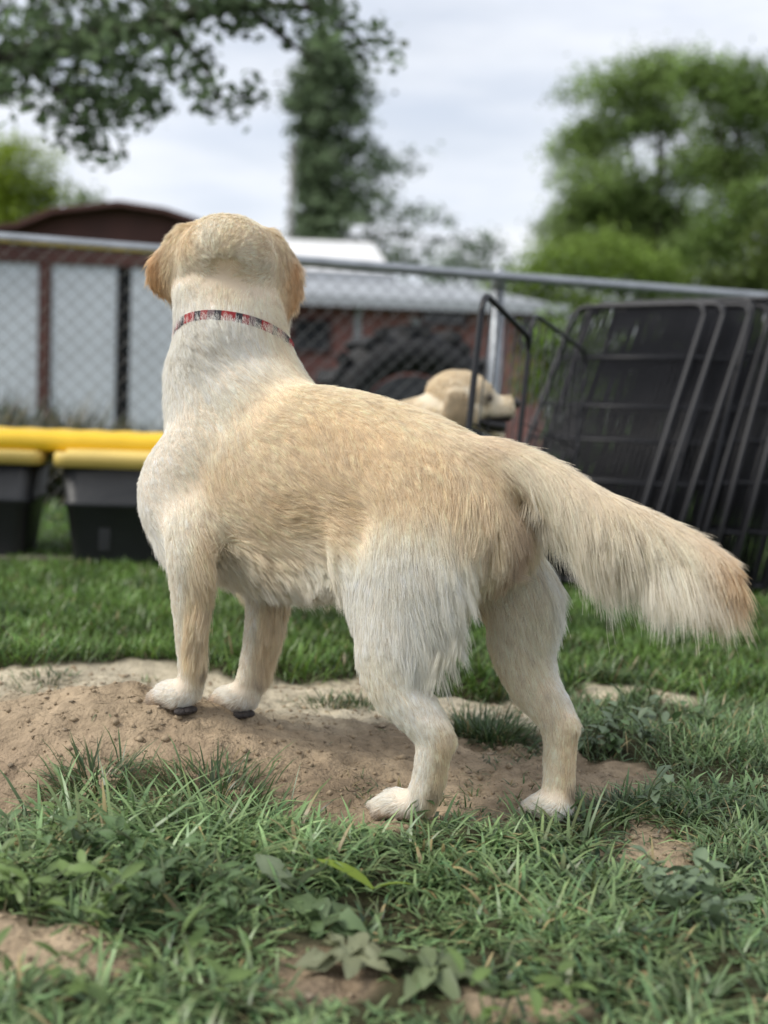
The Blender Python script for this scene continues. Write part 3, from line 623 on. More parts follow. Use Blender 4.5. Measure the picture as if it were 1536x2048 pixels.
weed(860, 1960, 'dull green broad-leaved weed sprawling beside the wilted weed', .056, 11, 0, (.13, .165, .08), 63, .42, lift=(.0, .6), wav=.5)
weed(650, 1860, 'broad-leaved weed with torn green leaves under the long grass', .058, 8, 0, (.10, .15, .065), 64, .5, lift=(.1, .6), wav=.3)
weed(800, 1655, 'dark pointed weed sprouting just behind the left hind paw', .03, 6, 1, (.05, .085, .03), 65, .4)
g4 = 'bright seedlings at the bottom of the slope'
for i, (px, py) in enumerate([(40, 1990), (200, 2010), (400, 2010), (1150, 2020), (320, 1975), (1000, 2040)]):
    weed(px, py, 'bright green seedling in the grass nearest the bare foreground soil', .028, 8, 2, LIME, 80+i, .42, g4)
# soil crumbs and dry stalks on the bare ground
x, y = scatter(9000, -.95, .75, 1.1, 2.5, r, dirt_mask); n = len(x); s = np.clip(r.lognormal(-6.6, .75, n), .0005, .009)
oc = np.array([(1, 0, 0), (0, 1, 0), (-1, 0, 0), (0, -1, 0), (0, 0, .8), (0, 0, -.8)]); of = np.array([(0, 1, 4), (1, 2, 4), (2, 3, 4), (3, 0, 4), (1, 0, 5), (2, 1, 5), (3, 2, 5), (0, 3, 5)])
V = (np.stack([x, y, hgt(x, y)+s*.25], -1)[:, None]+(oc[None]*s[:, None, None]*r.uniform(.6, 1.4, (n, 6, 1)))).reshape(-1, 3)
o = put('soil_crumbs', mesh_from('soil_crumbs', V, (np.arange(n)[:, None, None]*6+of[None]).reshape(-1, 3), True), mat('crumb', (.32, .25, .17), .95, var=.35, vscale=90, spec=.1))
tag(o, 'brown soil crumbs scattered over the bare dirt', 'soil', kind='stuff')
x, y = scatter(520, -.95, .75, 1.1, 2.5, r, dirt_mask); n = len(x); s = np.clip(r.lognormal(-5.3, .4, n), .003, .011)
V = (np.stack([x, y, hgt(x, y)+s*.1], -1)[:, None]+(oc[None]*s[:, None, None]*r.uniform(.55, 1.35, (n, 6, 1))*np.array([1, 1, .6]))).reshape(-1, 3)
o = put('clods', mesh_from('clods', V, (np.arange(n)[:, None, None]*6+of[None]).reshape(-1, 3), True), mat('clod', (.36, .29, .21), .95, var=.4, vscale=40, bump=.6, bscale=160, spec=.1))
tag(o, 'small clods and pebbles lying on the dirt mound', 'clods', kind='stuff')
x, y = scatter(9000, -.95, .75, 1.1, 2.45, r, dirt_mask); n = len(x)
V, Fc, C = blade_mesh(np.stack([x, y, hgt(x, y)+.001], -1), r.uniform(0, 6.28, n), r.uniform(.006, .028, n), r.uniform(.0006, .0014, n), r.uniform(1.35, 1.6, n), r.normal(0, .25, n), np.array([.12, .09, .05])*r.uniform(.3, 1.6, (n, 1)), np.array([.2, .16, .09])*r.uniform(.3, 1.5, (n, 1)))
o = put('dry_stalks', mesh_from('dry_stalks', V, Fc), mat('straw', (1, 1, 1), .8, attr='bcol')); set_col(o.data, 'bcol', C)
tag(o, 'dry grass stalks and straw bits on the bare dirt', 'straw', kind='stuff')
# ------------------------------------------------------------------ fence and buildings
M_galv = mat('galvanised_steel', (.36, .38, .40), .42, .75, var=.15, vscale=12); M_wire = mat('fence_wire', (.13, .135, .14), .55, .2)
FA, FB = np.array([-1.516, 4.54, 0]), np.array([1.847, 5.53, 0]); fd = norm(FB-FA); fnrm = np.array([-fd[1], fd[0], 0])
FH = 1.215
def fpt(s, z=0): return FA+fd*s+UP*z
fence = thing('chain_link_fence', 'galvanised chain-link fence with a steel top rail crossing the yard', 'fence', fpt(0)); fl0 = np.array(fence.location)
mb = MB(); mb.tube([fpt(s, FH)-fl0 for s in np.linspace(-3.2, 7.5, 12)], .0225, 12); mb.build('top_rail', M_galv, fence, True)
s0 = 2.08
for s in (s0-2.95, s0, s0+3.0):
    mb = MB(); mb.tube([fpt(s, z)+fnrm*.045-fl0 for z in (-.05, .6, FH-.02)], .030, 14); mb.build('post', M_galv, fence, True)
    mb = MB(); P = [fpt(s, FH+z)+fnrm*.045-fl0 for z in (-.05, -.02, .01, .035, .05)]; V, Fc = sweep(P, np.array([.035, .035, .033, .022, .004]), np.array([.035, .035, .033, .022, .004]), 14, (1, 0, 0)); mb.add(V, Fc)
    mb.build('post_cap', M_galv, fence, True)
mb = MB(); sp = .072; hh = FH-.02
for k in range(-62, 122):
    for sg in (1, -1):
        a = k*sp; b = a+sg*hh; lo_, hi_ = -3.2, 7.5
        p0, p1 = np.array([a, 0.03]), np.array([b, hh]); 
        if min(a, b) < lo_ or max(a, b) > hi_: continue
        mb.tube([fpt(p0[0], p0[1])-fnrm*(.022+.002*sg)-fl0, fpt((p0[0]+p1[0])/2, (p0[1]+p1[1])/2)-fnrm*(.022+.002*sg)-fl0, fpt(p1[0], p1[1])-fnrm*(.022+.002*sg)-fl0], .0012, 4)
o = mb.build('wire_mesh', M_wire, fence); o['kind'] = 'stuff'

M_brown = mat('brown_paint', (.085, .031, .024), .7, var=.25, vscale=1.5); M_panel = mat('pale_panel', (.54, .57, .62), .6, var=.08, vscale=1.2)
M_black = mat('gap_shade_black', (.008, .008, .009), .9); M_roofgrey = mat('grey_shingle', (.30, .32, .345), .85, var=.2, vscale=3); M_roofwhite = mat('white_metal_roof', (.78, .78, .79), .45, var=.05, vscale=1)
M_brick = mat('red_brown_wall', (.27, .125, .11), .85, var=.3, vscale=2.5); M_trim = mat('pale_trim', (.42, .44, .47), .6); M_glass = mat('dark_glass', (.012, .014, .018), .1)
def X_(px, Y, py=650): return at(px, py, Y)[0]
def Z_(py, Y, px): return at(px, py, Y)[2]
# brown shed with pale doors
YS = 17.; sx0, sx1 = X_(-230, YS), X_(470, YS); xp = X_(240, YS); ze = Z_(492, YS, 30); zp = Z_(418, YS, 240)
sh = thing('shed', 'dark brown barn shed with pale sliding doors behind the fence', 'shed', ((sx0+sx1)/2, YS, 0)); s0_ = np.array(sh.location)
prof = [(sx0, 0), (sx0, ze), (X_(40, YS), Z_(462, YS, 40)), (X_(110, YS), Z_(433, YS, 110)), (xp, zp), (X_(330, YS), Z_(432, YS, 330)), (X_(400, YS), Z_(455, YS, 400)), (sx1, ze-.25), (sx1, 0)]
mb = MB(); n_ = len(prof)
for y0, y1 in ((YS+.06, YS+.18), (YS+6.0, YS+6.12)):
    a = [np.array([x, y, z])-s0_ for y in (y0, y1) for x, z in prof]; mb.add(a, [tuple(range(n_)), tuple(range(2*n_-1, n_-1, -1))]+[(i, i+n_, (i+1) % n_+n_, (i+1) % n_) for i in range(n_)])
mb.box((sx0-s0_[0], .18, 0), (sx0-s0_[0]+.1, 6, ze)); mb.box((sx1-s0_[0]-.1, .18, 0), (sx1-s0_[0], 6, ze-.25)); mb.build('wall', M_brown, sh)
for i in range(1, n_-2):
    (xa, za), (xb, zb) = prof[i], prof[i+1]; mb = MB(); q = [np.array(v)-s0_ for v in ((xa, YS-.25, za+.012), (xb, YS-.25, zb+.012), (xb, YS+6.3, zb+.012), (xa, YS+6.3, za+.012))]
    nn = norm(np.array([-(zb-za), 0, xb-xa]))*.07; mb.add(q+[v+nn for v in q], [(0, 3, 2, 1), (4, 5, 6, 7), (0, 1, 5, 4), (1, 2, 6, 5), (2, 3, 7, 6), (3, 0, 4, 7)]); mb.build('roof_panel', M_brown, sh)
zl0, zl1 = Z_(530, YS, 150), Z_(500, YS, 150)
mb = MB(); mb.box((sx0-s0_[0]+.05, -.06, zl0), (sx1-s0_[0]-.05, .055, zl1)); mb.build('lintel', M_brown, sh)
for a, b in ((-200, -60), (-55, 76), (104, 232), (262, 420)):
    xa, xb = X_(a, YS)-s0_[0], X_(b, YS)-s0_[0]; mb = MB(); mb.box((xa, -.02, .10), (xb, .05, zl0-.004)); nr = 5
    for k in range(0): mb.box((xa+(k+.5)*(xb-xa)/nr-.02, -.035, .12), (xa+(k+.5)*(xb-xa)/nr+.02, -.021, zl0-.03))
    mb.build('sliding_door', M_panel, sh)
mb = MB(); mb.box((X_(234, YS)-s0_[0], .052, .05), (X_(260, YS)-s0_[0], .058, zl0)); mb.build('door_gap_shade', M_black, sh)  # black strip painted in for the shade of the open gap
mb = MB(); mb.box((X_(79, YS)-s0_[0], -.05, 0), (X_(101, YS)-s0_[0], .05, zl0-.003)); mb.build('door_post', M_brown, sh)
# low red-brown house with grey roof
YH = 20.; hx0, hx1 = X_(430, YH), X_(1092, YH, 700); zE = Z_(607, YH, 800)
ho = thing('house', 'long low red-brown house with a grey shingle roof behind the fence', 'house', ((hx0+hx1)/2, YH, 0)); h0 = np.array(ho.location)
mb = MB(); mb.box((hx0-h0[0], 0, 0), (hx1-h0[0], 6, zE)); mb.build('wall', M_brick, ho)
zr = Z_(566, YH+3, 800); ra, rb = X_(620, YH+3), X_(930, YH+3)
e = [(hx0-.4, YH-.4, zE+.01), (hx1+.3, YH-.4, zE+.01), (hx1+.3, YH+6.4, zE+.01), (hx0-.4, YH+6.4, zE+.01), (ra, YH+3, zr), (rb, YH+3, zr)]; e = [np.array(v)-h0 for v in e]
mb = MB(); mb.add(e, [(0, 1, 5, 4), (1, 2, 5), (2, 3, 4, 5), (3, 0, 4), (3, 2, 1, 0)]); mb.build('roof', M_roofgrey, ho)
mb = MB(); mb.box((hx0-h0[0]-.4, -.44, zE-.12), (hx1-h0[0]+.3, -.402, zE+.05)); mb.build('fascia', M_trim, ho)
for a, b, t0, t1, m_, nme in ((709, 722, 612, 770, M_trim, 'downpipe'), (822, 842, 636, 692, M_trim, 'window_trim'), (846, 930, 622, 648, M_glass, 'window'), (590, 660, 640, 700, M_glass, 'window'), (1040, 1075, 640, 700, M_glass, 'window')):
    mb = MB(); mb.box((X_(a, YH)-h0[0], -.05, Z_(t1, YH, a)), (X_(b, YH)-h0[0], -.003, Z_(t0, YH, a))); w_ = mb.build(nme, m_, ho)
    if nme == 'window':
        mb = MB(); xa, xb, za, zb = X_(a, YH)-h0[0], X_(b, YH)-h0[0], Z_(t1, YH, a), Z_(t0, YH, a)
        for q in ((xa-.06, za-.06, xb+.06, za), (xa-.06, zb, xb+.06, zb+.06), (xa-.06, za, xa, zb), (xb, za, xb+.06, zb)): mb.box((q[0], -.07, q[1]), (q[2], -.004, q[3]))
        mb.build('frame', M_brown, w_)
# white-roofed building further back
YW = 27.; wx0, wx1 = X_(380, YW), X_(788, YW, 545); zE = Z_(547, YW, 780); zr = Z_(484, YW+3, 745)
wo = thing('outbuilding', 'dark outbuilding with a white metal roof rising behind the red-brown house', 'building', ((wx0+wx1)/2, YW, 0)); w0 = np.array(wo.location)
mb = MB(); mb.box((wx0+.2-w0[0], .3, 0), (wx1-.3-w0[0], 6, zE)); mb.build('wall', mat('dark_wall', (.03, .03, .034), .7, var=.2), wo)
e = [(wx0, YW, zE+.01), (wx1, YW, zE+.01), (wx1, YW+6.2, zE+.01), (wx0, YW+6.2, zE+.01), (wx0+.6, YW+3.1, zr), (X_(745, YW+3.1, 487), YW+3.1, zr)]; e = [np.array(v)-w0 for v in e]
mb = MB(); mb.add(e, [(0, 1, 5, 4), (1, 2, 5), (2, 3, 4, 5), (3, 0, 4), (3, 2, 1, 0)]); mb.build('roof', M_roofwhite, wo)
mb = MB(); mb.box((wx0-w0[0], -.05, zE-.22), (wx1-w0[0], -.002, zE-.005)); mb.build('gutter', M_trim, wo)
# utility pole
pp = at(574, 640, 32.); up_ = thing('utility_pole', 'weathered grey utility pole beside the dark conifer', 'pole', (pp[0], 32., 0)); mb = MB(); zt = Z_(285, 32., 590)
V, Fc = sweep([(0, 0, -.2), (0, 0, zt/2), (0, 0, zt)], np.array([.06, .055, .05]), np.array([.06, .055, .05]), 12, (1, 0, 0)); mb.add(V, Fc); mb.build('shaft', mat('weathered_wood', (.20, .19, .18), .9, var=.25, vscale=6), up_, True)
mb = MB(); mb.box((-.05, -.11, zt-.3), (.05, -.05, zt-.1)); mb.build('bracket', bpy.data.materials['weathered_wood'], up_)

# ------------------------------------------------------------------ yard things
M_bin = mat('black_plastic', (.016, .017, .019), .5, var=.3, vscale=6, bump=.15, bscale=60); M_lid = mat('yellow_plastic', (.80, .51, .02), .42, var=.08, vscale=4); M_lidp = mat('faded_yellow_plastic', (.68, .50, .14), .5, var=.1, vscale=5)
def bin_(c, label, rot):
    t = thing('storage_bin', label, 'bin', c, 'storage bins in front of the fence', rot); Lx, Ly, H = .72, .46, .38
    def ring(z, s, seg=8):
        a, b = Lx/2*s, Ly/2*s; r_ = .05; P = []
        for qx, qy, a0 in ((1, -1, -90), (1, 1, 0), (-1, 1, 90), (-1, -1, 180)):
            for k in range(5):
                th = math.radians(a0+22.5*k); P.append((qx*(a-r_)+r_*math.cos(th), qy*(b-r_)+r_*math.sin(th), z))
        return P
    def loft(rings, nme, m_):
        mb = MB(); n_ = len(rings[0]); V = [v for r_ in rings for v in r_]; Fc = [(i*n_+k, i*n_+(k+1) % n_, (i+1)*n_+(k+1) % n_, (i+1)*n_+k) for i in range(len(rings)-1) for k in range(n_)]
        mb.add(V, Fc+[tuple(range(n_-1, -1, -1)), tuple((len(rings)-1)*n_+k for k in range(n_))]); return mb.build(nme, m_, t, True)
    b = loft([ring(0, .84), ring(.02, .86), ring(H*.55, .93), ring(H*.56, .955), ring(H*.60, .96), ring(H*.61, .94), ring(H, .985)], 'tub', M_bin)
    mb = MB()
    for x in (-.2, 0, .2):
        mb = MB(); mb.box((x-.02, -.208, .06), (x+.02, -.195, H*.5)); mb.build('rib', M_bin, b)
    l_ = loft([ring(H-.028, 1.03), ring(H-.03, 1.05), ring(H+.012, 1.05), ring(H+.02, 1.03), ring(H+.018, .96), ring(H+.03, .93), ring(H+.032, .5)], 'lid', M_lidp)
    return t
bp = ground_px(350, 1130)
tubdir = math.atan2(fd[1], fd[0])*.55
bA = bin_((X_(328, 4.24, 1100), 4.24, float(hgt(-.8, 4.24))), 'black storage bin with a yellow lid partly hidden behind the standing dog', tubdir)
bB = bin_((X_(-112, 4.2, 1100), 4.20, float(hgt(-1.6, 4.3))), 'black storage bin with a yellow lid standing clear of the dog at the fence', tubdir)
# yellow ribbed panel lying across both lids
ca = (np.array(bA.location)+np.array(bB.location))/2; yp = thing('plastic_panel', 'bright yellow thick plastic panel lying across the lids of both black bins', 'panel', (ca[0], ca[1]+.03, .416), None, tubdir)
mb = MB(); n_ = 14
sec = [(-.20, .0), (-.215, .012), (-.215, .045), (-.20, .062), (-.15, .070), (.15, .070), (.20, .062), (.215, .045), (.215, .012), (.20, .0)]
xs = np.linspace(-.78, .78, 27); V = []; 
for i, x in enumerate(xs):
    k = 1+(.06 if i % 2 else 0); V += [(x, a, b*k) for a, b in sec]
m_ = len(sec); Fc = [(i*m_+k, i*m_+(k+1) % m_, (i+1)*m_+(k+1) % m_, (i+1)*m_+k) for i in range(len(xs)-1) for k in range(m_)]+[tuple(range(m_-1, -1, -1)), tuple((len(xs)-1)*m_+k for k in range(m_))]
mb.add(V, Fc); mb.build('panel', M_lid, yp, True)
# plank under the bins
mb = MB(); mb.box((-.35, -.05, 0), (.35, .05, .022)); o = mb.build('plank', mat('grey_wood', (.22, .19, .15), .9, var=.3), None); c = ground_px(175, 1118); o.location = (c[0], c[1]-.12, float(hgt(c[0], c[1], False))); o.rotation_euler[2] = tubdir
tag(o, 'grey weathered plank lying on the grass in front of the black bins', 'plank')
# big tyre behind the fence
tl_ = at(822, 800, 6.3); ty_ = thing('tyre', 'large black lugged tyre standing behind the fence beyond the resting dog', 'tyre', (tl_[0], 6.3, float(hgt(tl_[0], 6.3))), None, .25); Rm = .40
M_tyre = mat('tyre_rubber', (.014, .014, .015), .75, bump=.4, bscale=50)
th = np.linspace(0, 2*np.pi, 48, endpoint=False); mb = MB(); V, Fc = sweep(np.stack([np.cos(th)*Rm, 0*th, np.sin(th)*Rm+Rm+.12], -1), .115, .14, 16, hint=np.stack([np.cos(th), 0*th, np.sin(th)], -1), closed=True); mb.add(V, Fc); mb.build('casing', M_tyre, ty_, True)
mb0 = MB(); mb0.box((-.035, -.12, -.02), (.035, .12, .03)); lug = mesh_from('lug', mb0.V, mb0.F); lug.materials.append(M_tyre)
for k in range(26):
    a = k/26*2*math.pi; o = put('lug', lug, None, ty_); o.location = (math.cos(a)*(Rm+.11), .0, math.sin(a)*(Rm+.11)+Rm+.12); o.rotation_euler = (0, math.pi/2-a, .25 if k % 2 else -.25)
mb = MB(); V, Fc = sweep([(0, -.05, Rm+.12), (0, .05, Rm+.12)], .27, .27, 32, (1, 0, 0)); mb.add(V, Fc); mb.build('wheel_disc', mat('dull_wheel', (.05, .05, .055), .6, var=.3), ty_)
# wire pen panels
M_pen = mat('black_powder_coat', (.0055, .0055, .008), .5, var=.2, vscale=20)
def pen_mesh(wd, ht, nw, bars, rt=.009, br=.8, wr=.0019):
    rc = .05; c = [(rc*(1-math.cos(a))-0, ht-rc*(1-math.sin(a))) for a in np.linspace(0, math.pi/2, 5)]
    P = [(0, 0, 0), (0, 0, ht*.5)]+[(x, 0, z) for x, z in c]+[(wd/2, 0, ht)]+[(wd-x, 0, z) for x, z in c[::-1]]+[(wd, 0, ht*.5), (wd, 0, 0)]
    mb = MB(); mb.tube(P, rt, 8); fr = mesh_from('frame', mb.V, mb.F, True)
    mb = MB(); mb.tube([(0, 0, 0), (wd, 0, 0)], rt*br, 8); ba = mesh_from('crossbar', mb.V, mb.F, True)
    mb = MB(); mb.tube([(0, 0, .05), (0, 0, ht)], wr, 5); wi = mesh_from('wire', mb.V, mb.F, True)
    for m in (fr, ba, wi): m.materials.append(M_pen)
    return fr, ba, wi, wd, ht, nw, bars
def pen(T, label, Mx, group=None):
    fr, ba, wi, wd, ht, nw, bars = T; t = thing('pen_panel', label, 'pen panel', (0, 0, 0), group); t.matrix_world = Mx
    put('frame', fr, None, t)
    for b in bars: put('crossbar', ba, None, t, (0, 0, b))
    for k in range(1, nw): put('wire', wi, None, t, (wd*k/nw, 0, 0))
    return t
def basis(o, x, z):
    x = norm(x); z = norm(np.asarray(z)-np.dot(z, x)*x); y = np.cross(z, x); return Matrix(((x[0], y[0], z[0], o[0]), (x[1], y[1], z[1], o[1]), (x[2], y[2], z[2], o[2]), (0, 0, 0, 1)))
# upright panel beside the resting dog
pb = at(938, 850, 2.86); pt = at(966, 592, 2.90); pz = norm(pt-pb); foot = pb-pz*(pb[2]/pz[2]); hpen = np.linalg.norm(pt-foot)+.01
T1 = pen_mesh(.533, hpen, 6, [.05, hpen*.36, hpen*.645], .0085, .30)
pen(T1, 'upright black wire pen panel standing in front of the resting dog', basis(foot, (lambda v: v-np.dot(v, pz)*pz)(np.array([.185, .50, 0.0])), pz))
foot2 = foot+np.array([.185, .50, 0])*1.01; T3 = pen_mesh(.56, hpen, 8, [.05, hpen*.36, hpen*.645], .0065, .35)
pen(T3, 'upright black wire pen panel joining the resting dog\'s panel to the leaning stack', basis(foot2, (lambda v: v-np.dot(v, pz)*pz)(np.array([.25, .50, 0.0])), pz))
# leaning stack
u_ = norm(np.array([.80, -.60, 0])); n_l = np.array([.60, .80, 0]); TL = at(1152, 628, 4.55); lean_ = math.radians(32); zdir = UP*math.cos(lean_)+n_l*math.sin(lean_)
Lp = TL[2]/math.cos(lean_); T2 = pen_mesh(.53, Lp, 24, [.04, Lp*.2, Lp*.36, Lp*.5, Lp*.62, Lp*.80], .0105, .6, .0034)
base0 = TL-zdir*Lp
for k in range(14):
    o_ = base0+n_l*(.042*k)+u_*(.034*k+.012*math.sin(k*2.1))+UP*.0
    o_[2] = float(hgt(o_[0], o_[1], False))+.008
    pen(T2, 'front black wire pen panel of the stack leaning towards the fence' if k == 0 else 'black wire pen panel inside the stack leaning towards the fence', basis(o_, u_+n_l*.05*math.sin(k*3.7), UP*math.cos(lean_-.006*k+.02*math.sin(k*2.9))+n_l*math.sin(lean_-.006*k+.02*math.sin(k*2.9))), None if k == 0 else 'stacked pen panels')

# ------------------------------------------------------------------ trees
M_bark = mat('bark', (.055, .045, .036), .95, var=.35, vscale=5, bump=.6, bscale=20); M_fol = mat('foliage', (1, 1, 1), .5, attr='bcol', trans=.42, spec=.3)
def leaves(P, size, col, r, flat=.3, var=.25):
    n = len(P); d1 = norm(r.normal(size=(n, 3))*np.array([1, 1, .6])); d2 = norm(np.cross(d1, norm(r.normal(size=(n, 3))*np.array([flat, flat, 1])))); s = (size*r.uniform(.6, 1.3, n))[:, None]
    V = np.stack([P-d1*s*.5, P+d2*s*.3, P+d1*s*.5, P-d2*s*.3], 1).reshape(-1, 3); Fc = np.arange(n)[:, None]*4+np.array([[0, 1, 2, 3]])
    C = np.repeat(np.clip(np.array(col)*np.clip(r.normal(1, var, (n, 1)), .4, 1.9), .005, .8), 4, 0); return V, Fc, C
def crown_points(blobs, clump, per, r):
    out = []; ids = []
    for (c, rad, nc) in blobs:
        d = norm(r.normal(size=(nc, 3)))*(r.random((nc, 1))**.45); cc = np.asarray(c)+d*np.asarray(rad)
        k = np.repeat(np.arange(nc), per); q = cc[k]+r.normal(0, clump, (nc*per, 3))*np.array([1, 1, .65]); out.append(q); ids.append(np.repeat(r.normal(1, .22, nc), per))
    return np.concatenate(out), np.concatenate(ids)
def tree(name, label, base, th, tr, blobs, clump, per, size, col, seed, group=None, limbs=True):
    r = np.random.default_rng(900+seed); t = thing(name, label, 'tree', base, group); b = np.asarray(base, float)
    mb = MB(); top = np.array([r.normal(0, .1), r.normal(0, .1), th]); V, Fc = sweep(catmull([(0, 0, -.2), top*.4+np.array([.1, 0, 0]), top], 8), np.linspace(tr, tr*.45, 8), np.linspace(tr, tr*.45, 8), 10, (1, 0, 0)); mb.add(V, Fc)
    mb.build('trunk', M_bark, t, True)
    if limbs:
        for c, rad, _ in blobs:
            e = np.asarray(c)-b; s = top*r.uniform(.55, .95); V, Fc = sweep(catmull([s, (s+e)/2+np.array([0, 0, .1*np.linalg.norm(e-s)]), e], 7), np.linspace(tr*.4, tr*.08, 7), np.linspace(tr*.4, tr*.08, 7), 7, (1, 0, .1)); m2 = MB(); m2.add(V, Fc); m2.build('limb', M_bark, t, True)
    P, g = crown_points(blobs, clump, per, r); V, Fc, C = leaves(P-b, size, col, r); C = np.clip(C*np.repeat(g, 4)[:, None], .004, .8)
    o = put('crown', mesh_from('crown', V, Fc), M_fol, t); set_col(o.data, 'bcol', C); o['kind'] = 'stuff'; return t
def PB(lst, Y):                        # pixel blobs (x, y, rx, ry, n, dY) at depth Y
    return [(at(x, y, Y+dy), (rx/F_PX*Y, rx/F_PX*Y*.9, ry/F_PX*Y), n) for x, y, rx, ry, n, dy in lst]
def base_at(px, Y): p = at(px, 800, Y); return (p[0], Y, float(hgt(p[0], Y, False)))
tree('deciduous_tree', 'tall mid-green spreading tree with sky gaps behind the leaning pen panels', base_at(1300, 30), 4.2, .28,
     PB([(1240, 200, 110, 75, 46, 0), (1170, 290, 75, 55, 26, .5), (1320, 170, 55, 60, 20, 0), (1210, 370, 105, 55, 34, -.5), (1160, 430, 90, 50, 26, .4), (1310, 420, 90, 60, 40, .6), (1240, 470, 120, 60, 50, .8), (1350, 500, 90, 60, 40, .5), (1330, 260, 60, 50, 14, 0), (1390, 330, 60, 60, 20, 0), (1130, 480, 70, 40, 16, 0)], 30.), .27, 150, .125, (.24, .33, .11), 1)
tree('deciduous_tree', 'broad dark-green tree at the far end of the fence beside the spreading tree', base_at(1500, 26), 3.6, .25,
     PB([(1460, 190, 85, 85, 44, 0), (1540, 260, 90, 110, 48, 0), (1440, 330, 80, 60, 30, .4), (1500, 430, 100, 75, 44, -.3), (1420, 500, 75, 50, 24, 0), (1400, 140, 35, 40, 9, 0), (1560, 540, 90, 60, 30, .3)], 26.), .24, 150, .11, (.205, .295, .09), 2)
tree('deciduous_tree', 'bright lime-green low tree just above the fence rail', base_at(1130, 22), 1.6, .14,
     PB([(1110, 540, 95, 55, 50, 0), (1200, 520, 90, 60, 46, .3), (1060, 580, 70, 45, 32, 0), (1270, 560, 80, 55, 40, 0), (1150, 620, 110, 50, 46, 0), (1330, 590, 80, 50, 34, .3)], 22.), .20, 90, .085, (.235, .335, .07), 3)
tree('deciduous_tree', 'yellow-green rounded tree beyond the brown shed', base_at(40, 34), 3.2, .2,
     PB([(30, 340, 75, 70, 50, 0), (-40, 380, 80, 90, 50, 0), (80, 400, 50, 50, 24, .5), (10, 440, 90, 50, 40, 0)], 34.), .30, 80, .14, (.26, .34, .045), 4)
tree('deciduous_tree', 'small distant green tree peeking over the brown shed roof', base_at(176, 48), 3, .15, PB([(176, 410, 26, 26, 14, 0), (170, 440, 30, 24, 12, 0)], 48.), .3, 40, .22, (.18, .25, .09), 5)
tree('deciduous_tree', 'hazy distant tree over the grey shingle roof', base_at(945, 60), 4, .25, PB([(930, 510, 32, 32, 10, 0), (980, 500, 34, 26, 9, 0), (900, 540, 46, 24, 16, 0), (985, 545, 44, 28, 16, 0)], 60.), .5, 34, .3, (.22, .28, .20), 6)
tree('deciduous_tree', 'dark olive tree standing lowest at the end of the fence rail', base_at(1560, 20), 1.8, .15, PB([(1480, 570, 80, 40, 34, 0), (1550, 500, 70, 80, 40, 0), (1420, 600, 70, 34, 22, 0)], 20.), .2, 46, .12, (.12, .165, .045), 7)
# shrubs and far wood that close the view under the crowns
for i, (px, py, rx, ry, Y) in enumerate([(1120, 690, 60, 60, 13.), (1240, 700, 80, 70, 14.), (1360, 690, 80, 75, 13.5), (1480, 700, 90, 80, 13.), (1620, 690, 90, 90, 13.)]):
    tree('shrub', ['narrow leafy shrub next to the red-brown house', 'leafy green shrub behind the front pen panel', 'dense green shrub behind the leaning stack', 'wide green shrub beyond the far edge of the pen stack', 'rounded green shrub past the end of the pen stack'][i], base_at(px, Y), .5, .04,
         PB([(px, py, rx, ry, 40, 0), (px-20, py+70, rx, ry*.8, 30, 0)], Y), .12, 40, .075, (.15, .235, .045), 30+i, 'shrubs behind the pen panels')
rw = np.random.default_rng(66); n_ = 26000; X0 = rw.uniform(-75, 75, n_); hh_ = 4.2+1.6*noise(np.stack([X0, X0*0], -1), .35, 60)
V, Fc, C = leaves(np.stack([X0, 72+rw.normal(0, 2.5, n_), hh_*rw.random(n_)**.7+.2], -1), .75, (.12, .17, .075), rw, .4, .3)
o = put('wood', mesh_from('wood', V, Fc), M_fol); set_col(o.data, 'bcol', C); tag(o, 'far band of green woodland along the skyline', 'woodland', kind='stuff')
# dark conifer with ragged tiers
rc_ = np.random.default_rng(77); YC = 34.; cb = base_at(622, YC); ct_ = thing('conifer_tree', 'dark green conifer with ragged drooping tiers behind the outbuilding roof', 'tree', cb); cbv = np.array(cb)
ztop = Z_(95, YC, 640); mb = MB(); V, Fc = sweep([(0, 0, -.2), (.05, 0, ztop*.5), (.1, 0, ztop)], np.array([.2, .12, .03]), np.array([.2, .12, .03]), 10, (1, 0, 0)); mb.add(V, Fc); mb.build('trunk', M_bark, ct_, True)
pts = []; zlo = Z_(560, YC, 640)
def reach(pz):                          # crown half width in pixels to the right / left at pixel row
    return np.interp(pz, [90, 130, 220, 300, 350, 400, 480, 540], [30, 80, 125, 105, 215, 160, 270, 260]), np.interp(pz, [90, 130, 200, 280, 400, 540], [25, 60, 75, 50, 45, 55])
for py in np.concatenate([np.arange(100, 300, 20), np.arange(310, 560, 31)]):
    z = Z_(py, YC, 640)-cbv[2]; rr_, rl_ = reach(py)
    for k in range(14 if py < 300 else 26):
        a = rc_.uniform(0, 2*math.pi); cxr = math.cos(a); R_ = ((rr_ if cxr > 0 else rl_)*abs(cxr)+85*(1-abs(cxr)))/F_PX*YC*rc_.uniform(.6, 1.12)
        e = np.array([math.cos(a)*R_, math.sin(a)*R_, rc_.uniform(-.05, .22)*R_]); P = catmull([(.05, 0, z), np.array([.05, 0, z])+e*.5+np.array([0, 0, .06*R_]), np.array([.05, 0, z])+e], 6)
        m2 = MB(); m2.tube(P, .018, 5); 
        if k < 3: m2.build('bough', M_bark, ct_, True)
        q = P[1:][rc_.integers(0, 5, 64)]+rc_.normal(0, .17, (64, 3))*np.array([1, 1, .6]); pts.append(q)
pts = np.concatenate(pts); V, Fc, C = leaves(pts, .19, (.15, .205, .115), rc_, .4, .4); o = put('crown', mesh_from('crown', V, Fc), M_fol, ct_); set_col(o.data, 'bcol', C); o['kind'] = 'stuff'
